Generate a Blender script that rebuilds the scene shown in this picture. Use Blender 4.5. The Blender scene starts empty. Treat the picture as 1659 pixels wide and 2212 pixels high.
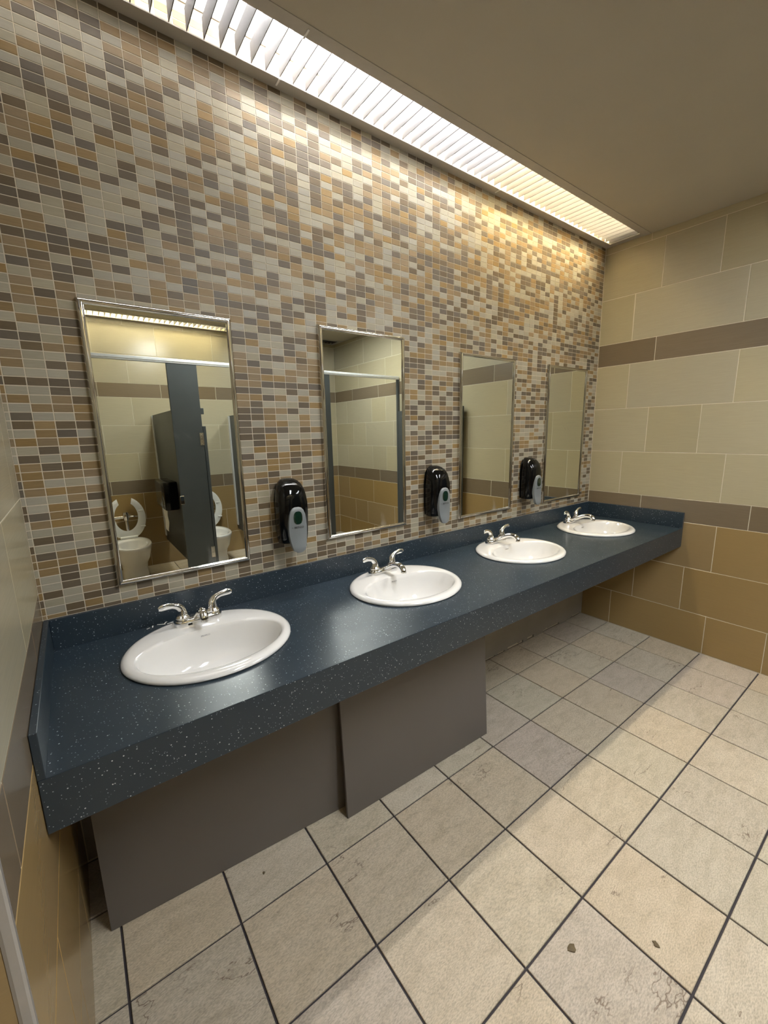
import bpy, bmesh, math, random
from mathutils import Vector, Matrix

S = bpy.context.scene
C = S.collection
PI = math.pi

# ---------------------------------------------------------------- camera
CAM_R = Vector((0.80174872, -0.59729956, -0.02079005))
CAM_U = Vector((0.12864549, 0.13850021, 0.98197150))
CAM_F = Vector((0.58365172, 0.78996894, -0.18788226))
CAM_P = Vector((0.14050648, -1.67474311, 1.52409269))
F_PX, IW, IH = 902.82, 1659.0, 2212.0
cd = bpy.data.cameras.new('camera')
cam = bpy.data.objects.new('camera', cd)
C.objects.link(cam)
M = Matrix.Identity(4)
for i in range(3):
    M[i][0], M[i][1], M[i][2], M[i][3] = CAM_R[i], CAM_U[i], -CAM_F[i], CAM_P[i]
cam.matrix_world = M
cd.sensor_fit = 'HORIZONTAL'
cd.sensor_width = 36.0
cd.lens = F_PX / IW * 36.0
cd.clip_start = 0.01
S.camera = cam

# ---------------------------------------------------------------- world, lights, exposure
W = bpy.data.worlds.new('world')
S.world = W
W.use_nodes = True
W.node_tree.nodes['Background'].inputs[0].default_value = (0.5, 0.45, 0.38, 1)
W.node_tree.nodes['Background'].inputs[1].default_value = 0.0
S.view_settings.view_transform = 'Standard'
S.view_settings.look = 'None'
S.view_settings.gamma = 1.0
S.view_settings.use_curve_mapping = False
S.view_settings.exposure = 1.36
try:
    S.cycles.use_denoising = True
    S.cycles.max_bounces = 14
    S.cycles.diffuse_bounces = 8
    S.cycles.glossy_bounces = 8
    S.cycles.sample_clamp_indirect = 6.0
    S.cycles.caustics_reflective = True
except Exception:
    pass
# fluorescent tubes (built in ceiling_light below): colour, strength
FILL = ((0.97, 0.95, 0.92), 12.0)  # extra weak tube, added to brighten the near louvre blades
COOL = ((0.97, 0.96, 0.94), 72.0)
WARM = ((1.0, 0.83, 0.52), 88.0)
OPP = ((0.97, 0.86, 0.62), 60.0)
ROOM_A = ((0.92, 0.955, 0.98), 18.0)
ROOM_B = ((0.92, 0.955, 0.98), 13.0)

# ---------------------------------------------------------------- dimensions
L = 3.4054            # end wall
YB = -3.93            # wall behind the stalls
XW = -1.45            # far side of the entry bay
YS = -1.03            # end of the short wall beside the counter
ZC = 2.777            # ceiling
ZT = 3.05             # top of the light coves
H = 0.8432            # counter top
D = 0.6624            # counter depth
ZJ = [0.0, 0.2678, 0.5764, 0.8834, 1.0391, 1.3474, 1.6565, 1.9632, 2.1176, 2.4249, 2.7329, 2.9]
SINKX = [0.4395, 1.281, 2.122, 2.965]
MIRX = [(0.2125, 0.6803), (1.0415, 1.5120), (1.9045, 2.3890), (2.7450, 3.2340)]
MIRZ = [(1.0170, 1.9500), (1.0400, 1.9750), (1.0150, 1.9430), (1.0110, 1.9410)]
MZ0, MZ1 = 1.0259, 1.9533


# ---------------------------------------------------------------- mesh helper
class MB:
    def __init__(s):
        s.v, s.f, s.m = [], [], []

    def add(s, vs, fs, mi=0):
        o = len(s.v)
        s.v += [tuple(p) for p in vs]
        s.f += [tuple(i + o for i in f) for f in fs]
        s.m += [mi] * len(fs)

    def box(s, a, b, mi=0, ch=0.0):
        x0, y0, z0 = a
        x1, y1, z1 = b
        if ch <= 0:
            s.add([(x0, y0, z0), (x1, y0, z0), (x1, y1, z0), (x0, y1, z0), (x0, y0, z1), (x1, y0, z1), (x1, y1, z1), (x0, y1, z1)],
                  [(0, 3, 2, 1), (4, 5, 6, 7), (0, 1, 5, 4), (1, 2, 6, 5), (2, 3, 7, 6), (3, 0, 4, 7)], mi)
            return
        bm = bmesh.new()
        bmesh.ops.create_cube(bm, size=1.0)
        for v in bm.verts:
            v.co = Vector(((x0 + x1) / 2 + v.co.x * (x1 - x0), (y0 + y1) / 2 + v.co.y * (y1 - y0), (z0 + z1) / 2 + v.co.z * (z1 - z0)))
        bmesh.ops.bevel(bm, geom=list(bm.edges), offset=ch, segments=2, affect='EDGES', profile=0.5)
        bm.verts.index_update()
        s.add([v.co[:] for v in bm.verts], [tuple(v.index for v in f.verts) for f in bm.faces], mi)
        bm.free()

    def loft(s, rings, mi=0, cap0=True, cap1=True, closed=True):
        n = len(rings[0])
        o = len(s.v)
        for r in rings:
            s.v += [tuple(p) for p in r]
        k = n if closed else n - 1
        for i in range(len(rings) - 1):
            for j in range(k):
                a, b = o + i * n + j, o + i * n + (j + 1) % n
                s.f.append((a, b, b + n, a + n))
                s.m.append(mi)
        if cap0:
            s.f.append(tuple(o + j for j in range(n))[::-1])
            s.m.append(mi)
        if cap1:
            s.f.append(tuple(o + (len(rings) - 1) * n + j for j in range(n)))
            s.m.append(mi)

    def tube(s, pts, rad, n=14, mi=0, cap=True, flat=None):
        """tube along pts; rad a number or a list; flat = list of (width factor, height factor)"""
        pts = [Vector(p) for p in pts]
        if not isinstance(rad, (list, tuple)):
            rad = [rad] * len(pts)
        rings = []
        ref = None
        for i, p in enumerate(pts):
            t = (pts[min(i + 1, len(pts) - 1)] - pts[max(i - 1, 0)]).normalized()
            if ref is None:
                ref = Vector((0, 0, 1)) if abs(t.z) < 0.9 else Vector((0, 1, 0))
            a = t.cross(ref)
            if a.length < 1e-5:
                a = t.cross(Vector((1, 0, 0)))
            a.normalize()
            b = a.cross(t).normalized()
            ref = b
            fa, fb = flat[i] if flat else (1, 1)
            rings.append([p + (a * math.cos(2 * PI * k / n) * fa + b * math.sin(2 * PI * k / n) * fb) * rad[i] for k in range(n)])
        s.loft(rings, mi, cap, cap)

    def lathe(s, prof, c=(0, 0, 0), n=24, mi=0, axis='z'):
        rings = []
        for r, z in prof:
            ring = []
            for k in range(n):
                a = 2 * PI * k / n
                x, y = r * math.cos(a), r * math.sin(a)
                if axis == 'z':
                    p = (x, y, z)
                elif axis == 'x':
                    p = (z, x, y)
                else:
                    p = (y, z, x)
                ring.append((c[0] + p[0], c[1] + p[1], c[2] + p[2]))
            rings.append(ring)
        s.loft(rings, mi, prof[0][0] > 1e-6, prof[-1][0] > 1e-6)

    def mesh(s, name, mats, smooth=False, angle=None):
        me = bpy.data.meshes.new(name)
        me.from_pydata(s.v, [], s.f)
        for m in (mats if isinstance(mats, (list, tuple)) else [mats]):
            me.materials.append(m)
        if len(me.materials) > 1:
            me.polygons.foreach_set('material_index', s.m)
        bm = bmesh.new()
        bm.from_mesh(me)
        bmesh.ops.remove_doubles(bm, verts=bm.verts, dist=1e-6)
        bmesh.ops.recalc_face_normals(bm, faces=bm.faces)
        bm.to_mesh(me)
        bm.free()
        if smooth:
            me.polygons.foreach_set('use_smooth', [True] * len(me.polygons))
            if angle:
                me.set_sharp_from_angle(angle=math.radians(angle))
        me.update()
        return me

    def build(s, name, mats, parent=None, loc=(0, 0, 0), smooth=False, angle=None):
        return link(name, s.mesh(name, mats, smooth, angle), parent, loc)


def link(name, me, parent=None, loc=(0, 0, 0), rot=None):
    o = bpy.data.objects.new(name, me)
    C.objects.link(o)
    o.location = loc
    if rot is not None:
        o.rotation_euler = rot
    if parent is not None:
        o.parent = parent
    return o


def thing(name, label, cat, loc=(0, 0, 0), group=None):
    o = bpy.data.objects.new(name, None)
    C.objects.link(o)
    o.location = loc
    o.empty_display_size = 0.05
    return tag(o, label, cat, group)


def tag(o, label, cat, group=None):
    o['label'] = label
    o['category'] = cat
    if group:
        o['group'] = group
    return o


def structure(o):
    o['kind'] = 'structure'
    return o


def copy_tree(o, parent=None):
    c = o.copy()
    C.objects.link(c)
    c.parent = parent
    for ch in list(o.children):
        copy_tree(ch, c)
    return c


# ---------------------------------------------------------------- materials
def new_mat(name):
    m = bpy.data.materials.new(name)
    m.use_nodes = True
    nt = m.node_tree
    b = nt.nodes['Principled BSDF']
    return m, nt, b


def node(nt, t, **kw):
    n = nt.nodes.new(t)
    for k, v in kw.items():
        setattr(n, k, v)
    return n


def simple(name, col, rough=0.5, metal=0.0, noise=0.0, nscale=30.0, bump=0.0, coat=0.0, spec=0.5):
    m, nt, b = new_mat(name)
    b.inputs['Base Color'].default_value = (*col, 1)
    b.inputs['Roughness'].default_value = rough
    b.inputs['Metallic'].default_value = metal
    b.inputs['Specular IOR Level'].default_value = spec
    if coat:
        b.inputs['Coat Weight'].default_value = coat
        b.inputs['Coat Roughness'].default_value = 0.04
    if noise or bump:
        tc = node(nt, 'ShaderNodeTexCoord')
        nz = node(nt, 'ShaderNodeTexNoise')
        nz.inputs['Scale'].default_value = nscale
        nz.inputs['Detail'].default_value = 5
        nt.links.new(tc.outputs['Object'], nz.inputs['Vector'])
        if noise:
            mr = node(nt, 'ShaderNodeMapRange')
            mr.inputs[1].default_value = 0.25
            mr.inputs[2].default_value = 0.75
            mr.inputs[3].default_value = 1 - noise
            mr.inputs[4].default_value = 1 + noise
            nt.links.new(nz.outputs['Fac'], mr.inputs[0])
            mx = node(nt, 'ShaderNodeMix', data_type='RGBA', blend_type='MULTIPLY')
            mx.inputs[0].default_value = 1
            mx.inputs[6].default_value = (*col, 1)
            nt.links.new(mr.outputs[0], mx.inputs[7])
            nt.links.new(mx.outputs[2], b.inputs['Base Color'])
        if bump:
            bp = node(nt, 'ShaderNodeBump')
            bp.inputs['Strength'].default_value = bump
            bp.inputs['Distance'].default_value = 0.002
            nt.links.new(nz.outputs['Fac'], bp.inputs['Height'])
            nt.links.new(bp.outputs[0], b.inputs['Normal'])
    return m


def tile_mat(name, col, var=0.08, grain=0.08, rough=0.38, stretch=(6, 160, 160), island=True, spec=0.5, hue=0.0):
    """ceramic tile: a shade of its own per tile, fine linen grain along local x"""
    m, nt, b = new_mat(name)
    b.inputs['Roughness'].default_value = rough
    b.inputs['Specular IOR Level'].default_value = spec
    oi = node(nt, 'ShaderNodeObjectInfo')
    geo = node(nt, 'ShaderNodeNewGeometry')
    add = node(nt, 'ShaderNodeMath', operation='ADD')
    fr = node(nt, 'ShaderNodeMath', operation='FRACT')
    nt.links.new(oi.outputs['Random'], add.inputs[0])
    if island:
        nt.links.new(geo.outputs['Random Per Island'], add.inputs[1])
    else:
        add.inputs[1].default_value = 0.0
    nt.links.new(add.outputs[0], fr.inputs[0])
    tc = node(nt, 'ShaderNodeTexCoord')
    off = node(nt, 'ShaderNodeVectorMath', operation='ADD')
    sc = node(nt, 'ShaderNodeMath', operation='MULTIPLY')
    sc.inputs[1].default_value = 37.0
    nt.links.new(fr.outputs[0], sc.inputs[0])
    nt.links.new(tc.outputs['Object'], off.inputs[0])
    nt.links.new(sc.outputs[0], off.inputs[1])
    mp = node(nt, 'ShaderNodeMapping')
    mp.inputs['Scale'].default_value = stretch
    nt.links.new(off.outputs[0], mp.inputs['Vector'])
    nz = node(nt, 'ShaderNodeTexNoise')
    nz.inputs['Scale'].default_value = 1.0
    nz.inputs['Detail'].default_value = 4
    nt.links.new(mp.outputs[0], nz.inputs['Vector'])
    g = node(nt, 'ShaderNodeMapRange')
    g.inputs[1].default_value = 0.3
    g.inputs[2].default_value = 0.7
    g.inputs[3].default_value = 1 - grain
    g.inputs[4].default_value = 1 + grain
    nt.links.new(nz.outputs['Fac'], g.inputs[0])
    v = node(nt, 'ShaderNodeMapRange')
    v.inputs[3].default_value = 1 - var
    v.inputs[4].default_value = 1 + var
    nt.links.new(fr.outputs[0], v.inputs[0])
    mul = node(nt, 'ShaderNodeMath', operation='MULTIPLY')
    nt.links.new(g.outputs[0], mul.inputs[0])
    nt.links.new(v.outputs[0], mul.inputs[1])
    mx = node(nt, 'ShaderNodeMix', data_type='RGBA', blend_type='MULTIPLY')
    mx.inputs[0].default_value = 1
    mx.inputs[6].default_value = (*col, 1)
    nt.links.new(mul.outputs[0], mx.inputs[7])
    out = mx.outputs[2]
    if hue:
        hs = node(nt, 'ShaderNodeHueSaturation')
        f2 = node(nt, 'ShaderNodeMath', operation='MULTIPLY')
        f2.inputs[1].default_value = 7.31
        f3 = node(nt, 'ShaderNodeMath', operation='FRACT')
        hr = node(nt, 'ShaderNodeMapRange')
        hr.inputs[3].default_value = 1 - hue
        hr.inputs[4].default_value = 1 + hue
        nt.links.new(fr.outputs[0], f2.inputs[0])
        nt.links.new(f2.outputs[0], f3.inputs[0])
        nt.links.new(f3.outputs[0], hr.inputs[0])
        nt.links.new(hr.outputs[0], hs.inputs['Saturation'])
        nt.links.new(out, hs.inputs['Color'])
        out = hs.outputs[0]
    nt.links.new(out, b.inputs['Base Color'])
    return m


def floor_tile_mat():
    m, nt, b = new_mat('stone_floor_tile')
    b.inputs['Specular IOR Level'].default_value = 0.4
    oi = node(nt, 'ShaderNodeObjectInfo')
    tc = node(nt, 'ShaderNodeTexCoord')
    sc = node(nt, 'ShaderNodeMath', operation='MULTIPLY')
    sc.inputs[1].default_value = 61.0
    nt.links.new(oi.outputs['Random'], sc.inputs[0])
    off = node(nt, 'ShaderNodeVectorMath', operation='ADD')
    nt.links.new(tc.outputs['Object'], off.inputs[0])
    nt.links.new(sc.outputs[0], off.inputs[1])
    mp = node(nt, 'ShaderNodeMapping')
    mp.inputs['Rotation'].default_value = (0, 0, math.radians(-28))
    mp.inputs['Scale'].default_value = (9, 24, 12)
    nt.links.new(off.outputs[0], mp.inputs['Vector'])
    # soft cloudy variation along the bedding
    n1 = node(nt, 'ShaderNodeTexNoise')
    n1.inputs['Scale'].default_value = 1.3
    n1.inputs['Detail'].default_value = 6
    n1.inputs['Distortion'].default_value = 0.6
    nt.links.new(mp.outputs[0], n1.inputs['Vector'])
    # fine pitting
    n2 = node(nt, 'ShaderNodeTexNoise')
    n2.inputs['Scale'].default_value = 9.0
    n2.inputs['Detail'].default_value = 8
    n2.inputs['Roughness'].default_value = 0.7
    nt.links.new(mp.outputs[0], n2.inputs['Vector'])
    # cracks: thin band where a warped noise crosses a level, only in places
    n3 = node(nt, 'ShaderNodeTexNoise')
    n3.inputs['Scale'].default_value = 0.30
    n3.inputs['Detail'].default_value = 5
    n3.inputs['Roughness'].default_value = 0.55
    nt.links.new(mp.outputs[0], n3.inputs['Vector'])
    ab = node(nt, 'ShaderNodeMath', operation='SUBTRACT')
    ab.inputs[1].default_value = 0.5
    nt.links.new(n3.outputs['Fac'], ab.inputs[0])
    aa = node(nt, 'ShaderNodeMath', operation='ABSOLUTE')
    nt.links.new(ab.outputs[0], aa.inputs[0])
    cr = node(nt, 'ShaderNodeMapRange')
    cr.inputs[1].default_value = 0.0
    cr.inputs[2].default_value = 0.006
    cr.inputs[3].default_value = 1.0
    cr.inputs[4].default_value = 0.0
    nt.links.new(aa.outputs[0], cr.inputs[0])
    n4 = node(nt, 'ShaderNodeTexNoise')
    n4.inputs['Scale'].default_value = 5.0
    nt.links.new(off.outputs[0], n4.inputs['Vector'])
    ms = node(nt, 'ShaderNodeMapRange')
    ms.inputs[1].default_value = 0.54
    ms.inputs[2].default_value = 0.64
    nt.links.new(n4.outputs['Fac'], ms.inputs[0])
    crm = node(nt, 'ShaderNodeMath', operation='MULTIPLY')
    nt.links.new(cr.outputs[0], crm.inputs[0])
    nt.links.new(ms.outputs[0], crm.inputs[1])
    # pits in patches
    pt = node(nt, 'ShaderNodeMapRange')
    pt.inputs[1].default_value = 0.55
    pt.inputs[2].default_value = 0.72
    nt.links.new(n2.outputs['Fac'], pt.inputs[0])
    ptm = node(nt, 'ShaderNodeMath', operation='MULTIPLY')
    nt.links.new(pt.outputs[0], ptm.inputs[0])
    nt.links.new(ms.outputs[0], ptm.inputs[1])
    ramp = node(nt, 'ShaderNodeValToRGB')
    e = ramp.color_ramp.elements
    e[0].position, e[0].color = 0.22, (0.44, 0.385, 0.305, 1)
    e[1].position, e[1].color = 0.80, (0.585, 0.525, 0.435, 1)
    x = ramp.color_ramp.elements.new(0.5)
    x.color = (0.525, 0.465, 0.38, 1)
    nt.links.new(n1.outputs['Fac'], ramp.inputs[0])
    # own tint of each tile
    tr = node(nt, 'ShaderNodeValToRGB')
    te = tr.color_ramp.elements
    te[0].color = (0.93, 0.89, 0.90, 1)
    te[1].color = (1.03, 1.02, 0.98, 1)
    x = te.new(0.45)
    x.color = (0.97, 0.97, 0.90, 1)
    x = te.new(0.75)
    x.color = (1.04, 0.97, 0.86, 1)
    nt.links.new(oi.outputs['Random'], tr.inputs[0])
    m1 = node(nt, 'ShaderNodeMix', data_type='RGBA', blend_type='MULTIPLY')
    m1.inputs[0].default_value = 1
    nt.links.new(ramp.outputs[0], m1.inputs[6])
    nt.links.new(tr.outputs[0], m1.inputs[7])
    n5 = node(nt, 'ShaderNodeTexNoise')
    n5.inputs['Scale'].default_value = 14.0
    n5.inputs['Detail'].default_value = 5
    nt.links.new(mp.outputs[0], n5.inputs['Vector'])
    fg = node(nt, 'ShaderNodeMapRange')
    fg.inputs[1].default_value = 0.30
    fg.inputs[2].default_value = 0.62
    fg.inputs[3].default_value = 0.70
    fg.inputs[4].default_value = 1.06
    nt.links.new(n5.outputs['Fac'], fg.inputs[0])
    mg = node(nt, 'ShaderNodeMix', data_type='RGBA', blend_type='MULTIPLY')
    mg.inputs[0].default_value = 1
    nt.links.new(m1.outputs[2], mg.inputs[6])
    nt.links.new(fg.outputs[0], mg.inputs[7])
    m1 = mg
    m2 = node(nt, 'ShaderNodeMix', data_type='RGBA', blend_type='MIX')
    m2.inputs[7].default_value = (0.20, 0.15, 0.10, 1)
    f2 = node(nt, 'ShaderNodeMath', operation='MULTIPLY')
    f2.inputs[1].default_value = 0.60
    nt.links.new(ptm.outputs[0], f2.inputs[0])
    nt.links.new(f2.outputs[0], m2.inputs[0])
    nt.links.new(m1.outputs[2], m2.inputs[6])
    m3 = node(nt, 'ShaderNodeMix', data_type='RGBA', blend_type='MIX')
    m3.inputs[7].default_value = (0.16, 0.11, 0.075, 1)
    f3 = node(nt, 'ShaderNodeMath', operation='MULTIPLY')
    f3.inputs[1].default_value = 0.85
    nt.links.new(crm.outputs[0], f3.inputs[0])
    nt.links.new(f3.outputs[0], m3.inputs[0])
    nt.links.new(m2.outputs[2], m3.inputs[6])
    nt.links.new(m3.outputs[2], b.inputs['Base Color'])
    b.inputs['Roughness'].default_value = 0.5
    hb = node(nt, 'ShaderNodeMath', operation='ADD')
    nt.links.new(n1.outputs['Fac'], hb.inputs[0])
    nt.links.new(n2.outputs['Fac'], hb.inputs[1])
    hc = node(nt, 'ShaderNodeMath', operation='SUBTRACT')
    nt.links.new(hb.outputs[0], hc.inputs[0])
    nt.links.new(crm.outputs[0], hc.inputs[1])
    bp = node(nt, 'ShaderNodeBump')
    bp.inputs['Strength'].default_value = 0.45
    bp.inputs['Distance'].default_value = 0.003
    nt.links.new(hc.outputs[0], bp.inputs['Height'])
    nt.links.new(bp.outputs[0], b.inputs['Normal'])
    return m


def counter_mat():
    m, nt, b = new_mat('speckled_blue_surface')
    tc = node(nt, 'ShaderNodeTexCoord')
    cols = []
    base = (0.0180, 0.0300, 0.0420)
    prev = None
    for scale, r0, r1, keep, c in ((85, 0.10, 0.16, 0.62, (0.50, 0.54, 0.56)), (170, 0.13, 0.21, 0.62, (0.30, 0.36, 0.40)),
                                   (40, 0.045, 0.065, 0.80, (0.75, 0.78, 0.78))):
        vo = node(nt, 'ShaderNodeTexVoronoi')
        vo.inputs['Scale'].default_value = scale
        nt.links.new(tc.outputs['Object'], vo.inputs['Vector'])
        mr = node(nt, 'ShaderNodeMapRange')
        mr.inputs[1].default_value = r0
        mr.inputs[2].default_value = r1
        mr.inputs[3].default_value = 1
        mr.inputs[4].default_value = 0
        nt.links.new(vo.outputs['Distance'], mr.inputs[0])
        sp = node(nt, 'ShaderNodeSeparateColor')
        nt.links.new(vo.outputs['Color'], sp.inputs[0])
        gt = node(nt, 'ShaderNodeMath', operation='GREATER_THAN')
        gt.inputs[1].default_value = keep
        nt.links.new(sp.outputs[0], gt.inputs[0])
        mu = node(nt, 'ShaderNodeMath', operation='MULTIPLY')
        nt.links.new(mr.outputs[0], mu.inputs[0])
        nt.links.new(gt.outputs[0], mu.inputs[1])
        mx = node(nt, 'ShaderNodeMix', data_type='RGBA', blend_type='MIX')
        nt.links.new(mu.outputs[0], mx.inputs[0])
        if prev is None:
            mx.inputs[6].default_value = (*base, 1)
        else:
            nt.links.new(prev, mx.inputs[6])
        mx.inputs[7].default_value = (*c, 1)
        prev = mx.outputs[2]
    nt.links.new(prev, b.inputs['Base Color'])
    nz = node(nt, 'ShaderNodeTexNoise')
    nz.inputs['Scale'].default_value = 6
    nz.inputs['Detail'].default_value = 6
    nt.links.new(tc.outputs['Object'], nz.inputs['Vector'])
    rr = node(nt, 'ShaderNodeMapRange')
    rr.inputs[3].default_value = 0.26
    rr.inputs[4].default_value = 0.42
    nt.links.new(nz.outputs['Fac'], rr.inputs[0])
    nt.links.new(rr.outputs[0], b.inputs['Roughness'])
    b.inputs['Specular IOR Level'].default_value = 0.55
    return m


def mirror_mat():
    m, nt, b = new_mat('mirror_glass')
    b.inputs['Metallic'].default_value = 1.0
    b.inputs['Base Color'].default_value = (0.80, 0.82, 0.75, 1)
    b.inputs['Roughness'].default_value = 0.0
    # dried splashes and wiping smears
    tc = node(nt, 'ShaderNodeTexCoord')
    n = node(nt, 'ShaderNodeTexNoise')
    n.inputs['Scale'].default_value = 5.0
    n.inputs['Detail'].default_value = 8
    n.inputs['Roughness'].default_value = 0.65
    n.inputs['Distortion'].default_value = 0.4
    nt.links.new(tc.outputs['Object'], n.inputs['Vector'])
    r = node(nt, 'ShaderNodeMapRange')
    r.inputs[1].default_value = 0.63
    r.inputs[2].default_value = 0.80
    r.inputs[3].default_value = 0.0
    r.inputs[4].default_value = 0.35
    nt.links.new(n.outputs['Fac'], r.inputs[0])
    df = node(nt, 'ShaderNodeBsdfDiffuse')
    df.inputs['Color'].default_value = (0.75, 0.75, 0.7, 1)
    mx = node(nt, 'ShaderNodeMixShader')
    nt.links.new(r.outputs[0], mx.inputs[0])
    nt.links.new(b.outputs[0], mx.inputs[1])
    nt.links.new(df.outputs[0], mx.inputs[2])
    nt.links.new(mx.outputs[0], nt.nodes['Material Output'].inputs['Surface'])
    return m


def emit_mat(name, col, st):
    m, nt, b = new_mat(name)
    nt.nodes.remove(b)
    e = node(nt, 'ShaderNodeEmission')
    e.inputs[0].default_value = (*col, 1)
    e.inputs[1].default_value = st
    nt.links.new(e.outputs[0], nt.nodes['Material Output'].inputs['Surface'])
    return m


MOS = {'L': tile_mat('mosaic_pale', (0.345, 0.313, 0.238), 0.09, 0.06, 0.45, (25, 420, 420), True, spec=0.35, hue=0.2),
       'T': tile_mat('mosaic_ochre', (0.248, 0.172, 0.085), 0.12, 0.10, 0.45, (25, 420, 420), True, spec=0.35, hue=0.15),
       'D': tile_mat('mosaic_brown', (0.128, 0.099, 0.066), 0.12, 0.08, 0.45, (25, 420, 420), True, spec=0.35, hue=0.25)}
GROUT_M = simple('mosaic_grout', (0.60, 0.53, 0.42), 0.85, noise=0.06, nscale=20)
GROUT_W = simple('wall_grout', (0.66, 0.60, 0.46), 0.85, noise=0.05, nscale=20)
GROUT_F = simple('floor_grout', (0.040, 0.034, 0.038), 0.8, noise=0.2, nscale=25)
T_BEIGE = tile_mat('beige_wall_tile', (0.425, 0.375, 0.255), 0.05, 0.035, 0.23, (9, 260, 260), False, hue=0.12)
T_BAND = tile_mat('brown_band_tile', (0.185, 0.142, 0.092), 0.06, 0.05, 0.23, (9, 260, 260), False, hue=0.1)
T_OCHRE = tile_mat('ochre_wall_tile', (0.315, 0.215, 0.093), 0.06, 0.025, 0.23, (9, 260, 260), False, hue=0.08)
FLOOR_T = floor_tile_mat()
COUNTER = counter_mat()
MIRROR = mirror_mat()
CEIL = simple('ceiling_paint', (0.45, 0.41, 0.335), 0.8, noise=0.03, nscale=3, bump=0.08)
WHITE_METAL = simple('white_enamel', (0.82, 0.81, 0.80), 0.35, noise=0.02)
BLADE = simple('grey_white_louvre_enamel', (0.10, 0.097, 0.10), 0.6, noise=0.03, spec=0.2)
TRIM_PAINT = simple('grey_painted_trim', (0.42, 0.39, 0.35), 0.55, noise=0.04)
PORCELAIN = simple('porcelain', (0.74, 0.725, 0.70), 0.10, coat=0.6, noise=0.02, nscale=8)
CHROME = simple('chrome', (0.86, 0.86, 0.86), 0.06, 1.0, noise=0.03, nscale=12)
STEEL = simple('polished_steel_frame', (0.62, 0.60, 0.56), 0.06, 1.0, noise=0.04, nscale=9)
ALU = simple('brushed_aluminium', (0.74, 0.76, 0.78), 0.35, 0.35, noise=0.06, nscale=40)
BLACK_P = simple('glossy_black_plastic', (0.003, 0.003, 0.003), 0.07, noise=0.05, spec=0.35)
GREY_P = simple('grey_plastic', (0.20, 0.215, 0.222), 0.38, noise=0.04, nscale=15)
GREEN_W = simple('dark_green_window', (0.004, 0.022, 0.012), 0.06, coat=0.6, noise=0.05)
INK = simple('black_print', (0.012, 0.012, 0.014), 0.5, noise=0.05)
INK_G = simple('grey_print', (0.16, 0.15, 0.15), 0.5, noise=0.05)
PANEL = simple('grey_laminate_panel', (0.105, 0.092, 0.082), 0.48, noise=0.04, nscale=4)
DRYWALL = simple('grey_painted_board', (0.30, 0.27, 0.225), 0.7, noise=0.08, nscale=6)
STALL = simple('slate_grey_partition', (0.058, 0.066, 0.068), 0.40, noise=0.07, nscale=5)
PAPER = simple('white_paper', (0.82, 0.81, 0.77), 0.8, noise=0.03)
WOOD = simple('raw_timber', (0.30, 0.17, 0.06), 0.7, noise=0.2, nscale=18)
SCRAP = simple('brown_scrap', (0.12, 0.085, 0.04), 0.7, noise=0.3, nscale=80)
SEAT_W = simple('white_seat_plastic', (0.80, 0.80, 0.76), 0.25, noise=0.02)
RUBBER = simple('black_rubber', (0.02, 0.02, 0.02), 0.5, noise=0.1)


# ---------------------------------------------------------------- tiles
def tile_shape(w, h, t, ch):
    """flat tile in local xy, face towards +z, bottom left at the origin, chamfered edge"""
    mb = MB()
    mb.add([(0, 0, 0), (w, 0, 0), (w, h, 0), (0, h, 0),
            (0, 0, t - ch), (w, 0, t - ch), (w, h, t - ch), (0, h, t - ch),
            (ch, ch, t), (w - ch, ch, t), (w - ch, h - ch, t), (ch, h - ch, t)],
           [(8, 9, 10, 11), (4, 5, 9, 8), (5, 6, 10, 9), (6, 7, 11, 10), (7, 4, 8, 11),
            (0, 1, 5, 4), (1, 2, 6, 5), (2, 3, 7, 6), (3, 0, 4, 7)])
    return mb


TILE_CACHE = {}


def tile_mesh(w, h, t, ch, mat):
    k = (round(w, 4), round(h, 4), mat.name)
    if k not in TILE_CACHE:
        TILE_CACHE[k] = tile_shape(w, h, t, ch).mesh('tile', mat)
    return TILE_CACHE[k]


def big_tiles(parent, frame, u0, u1, rows, grout=0.0035, t=0.008):
    """frame(u, z) -> location, plus rotation; rows = (z0, z1, material, sorted joints in u)"""
    loc, rot = frame
    for z0, z1, mat, js in rows:
        us = [u0] + [j for j in js if u0 + 0.012 < j < u1 - 0.012] + [u1]
        for a, b in zip(us[:-1], us[1:]):
            me = tile_mesh(b - a - grout, z1 - z0 - grout, t, 0.0012, mat)
            link('tile', me, parent, loc(a + grout / 2, z0 + grout / 2), rot)


ROT_BACK = (PI / 2, 0, 0)                     # local x -> +x, y -> +z, face -> -y
ROT_FRONT = (PI / 2, 0, PI)                   # faces +y, local x -> -x
ROT_RIGHT = (PI / 2, 0, -PI / 2)              # faces -x, local x -> -y
ROT_LEFT = (PI / 2, 0, PI / 2)                # faces +x, local x -> +y
P12 = 0.6155


def series(*seed):
    out = set()
    for s in seed:
        for k in range(-10, 11):
            out.add(round(s + k * 1.231, 4))
    return sorted(out)


def reg(s, e=None):
    out = [round(s + k * P12, 4) for k in range(-10, 11)]
    if e:
        out += list(e)
    return sorted(out)


def wall_rows(dj, top):
    """rows of the 12 x 24 wall tile; dj gives the joint series of each course"""
    mats = [T_OCHRE, T_OCHRE, T_OCHRE, T_BAND, T_BEIGE, T_BEIGE, T_BEIGE, T_BAND, T_BEIGE, T_BEIGE, T_BEIGE]
    rows = []
    for i, m in enumerate(mats):
        z0, z1 = ZJ[i], min(ZJ[i + 1], top)
        if z1 - z0 > 0.012:
            rows.append((z0, z1, m, dj[i]))
    return rows


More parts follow.
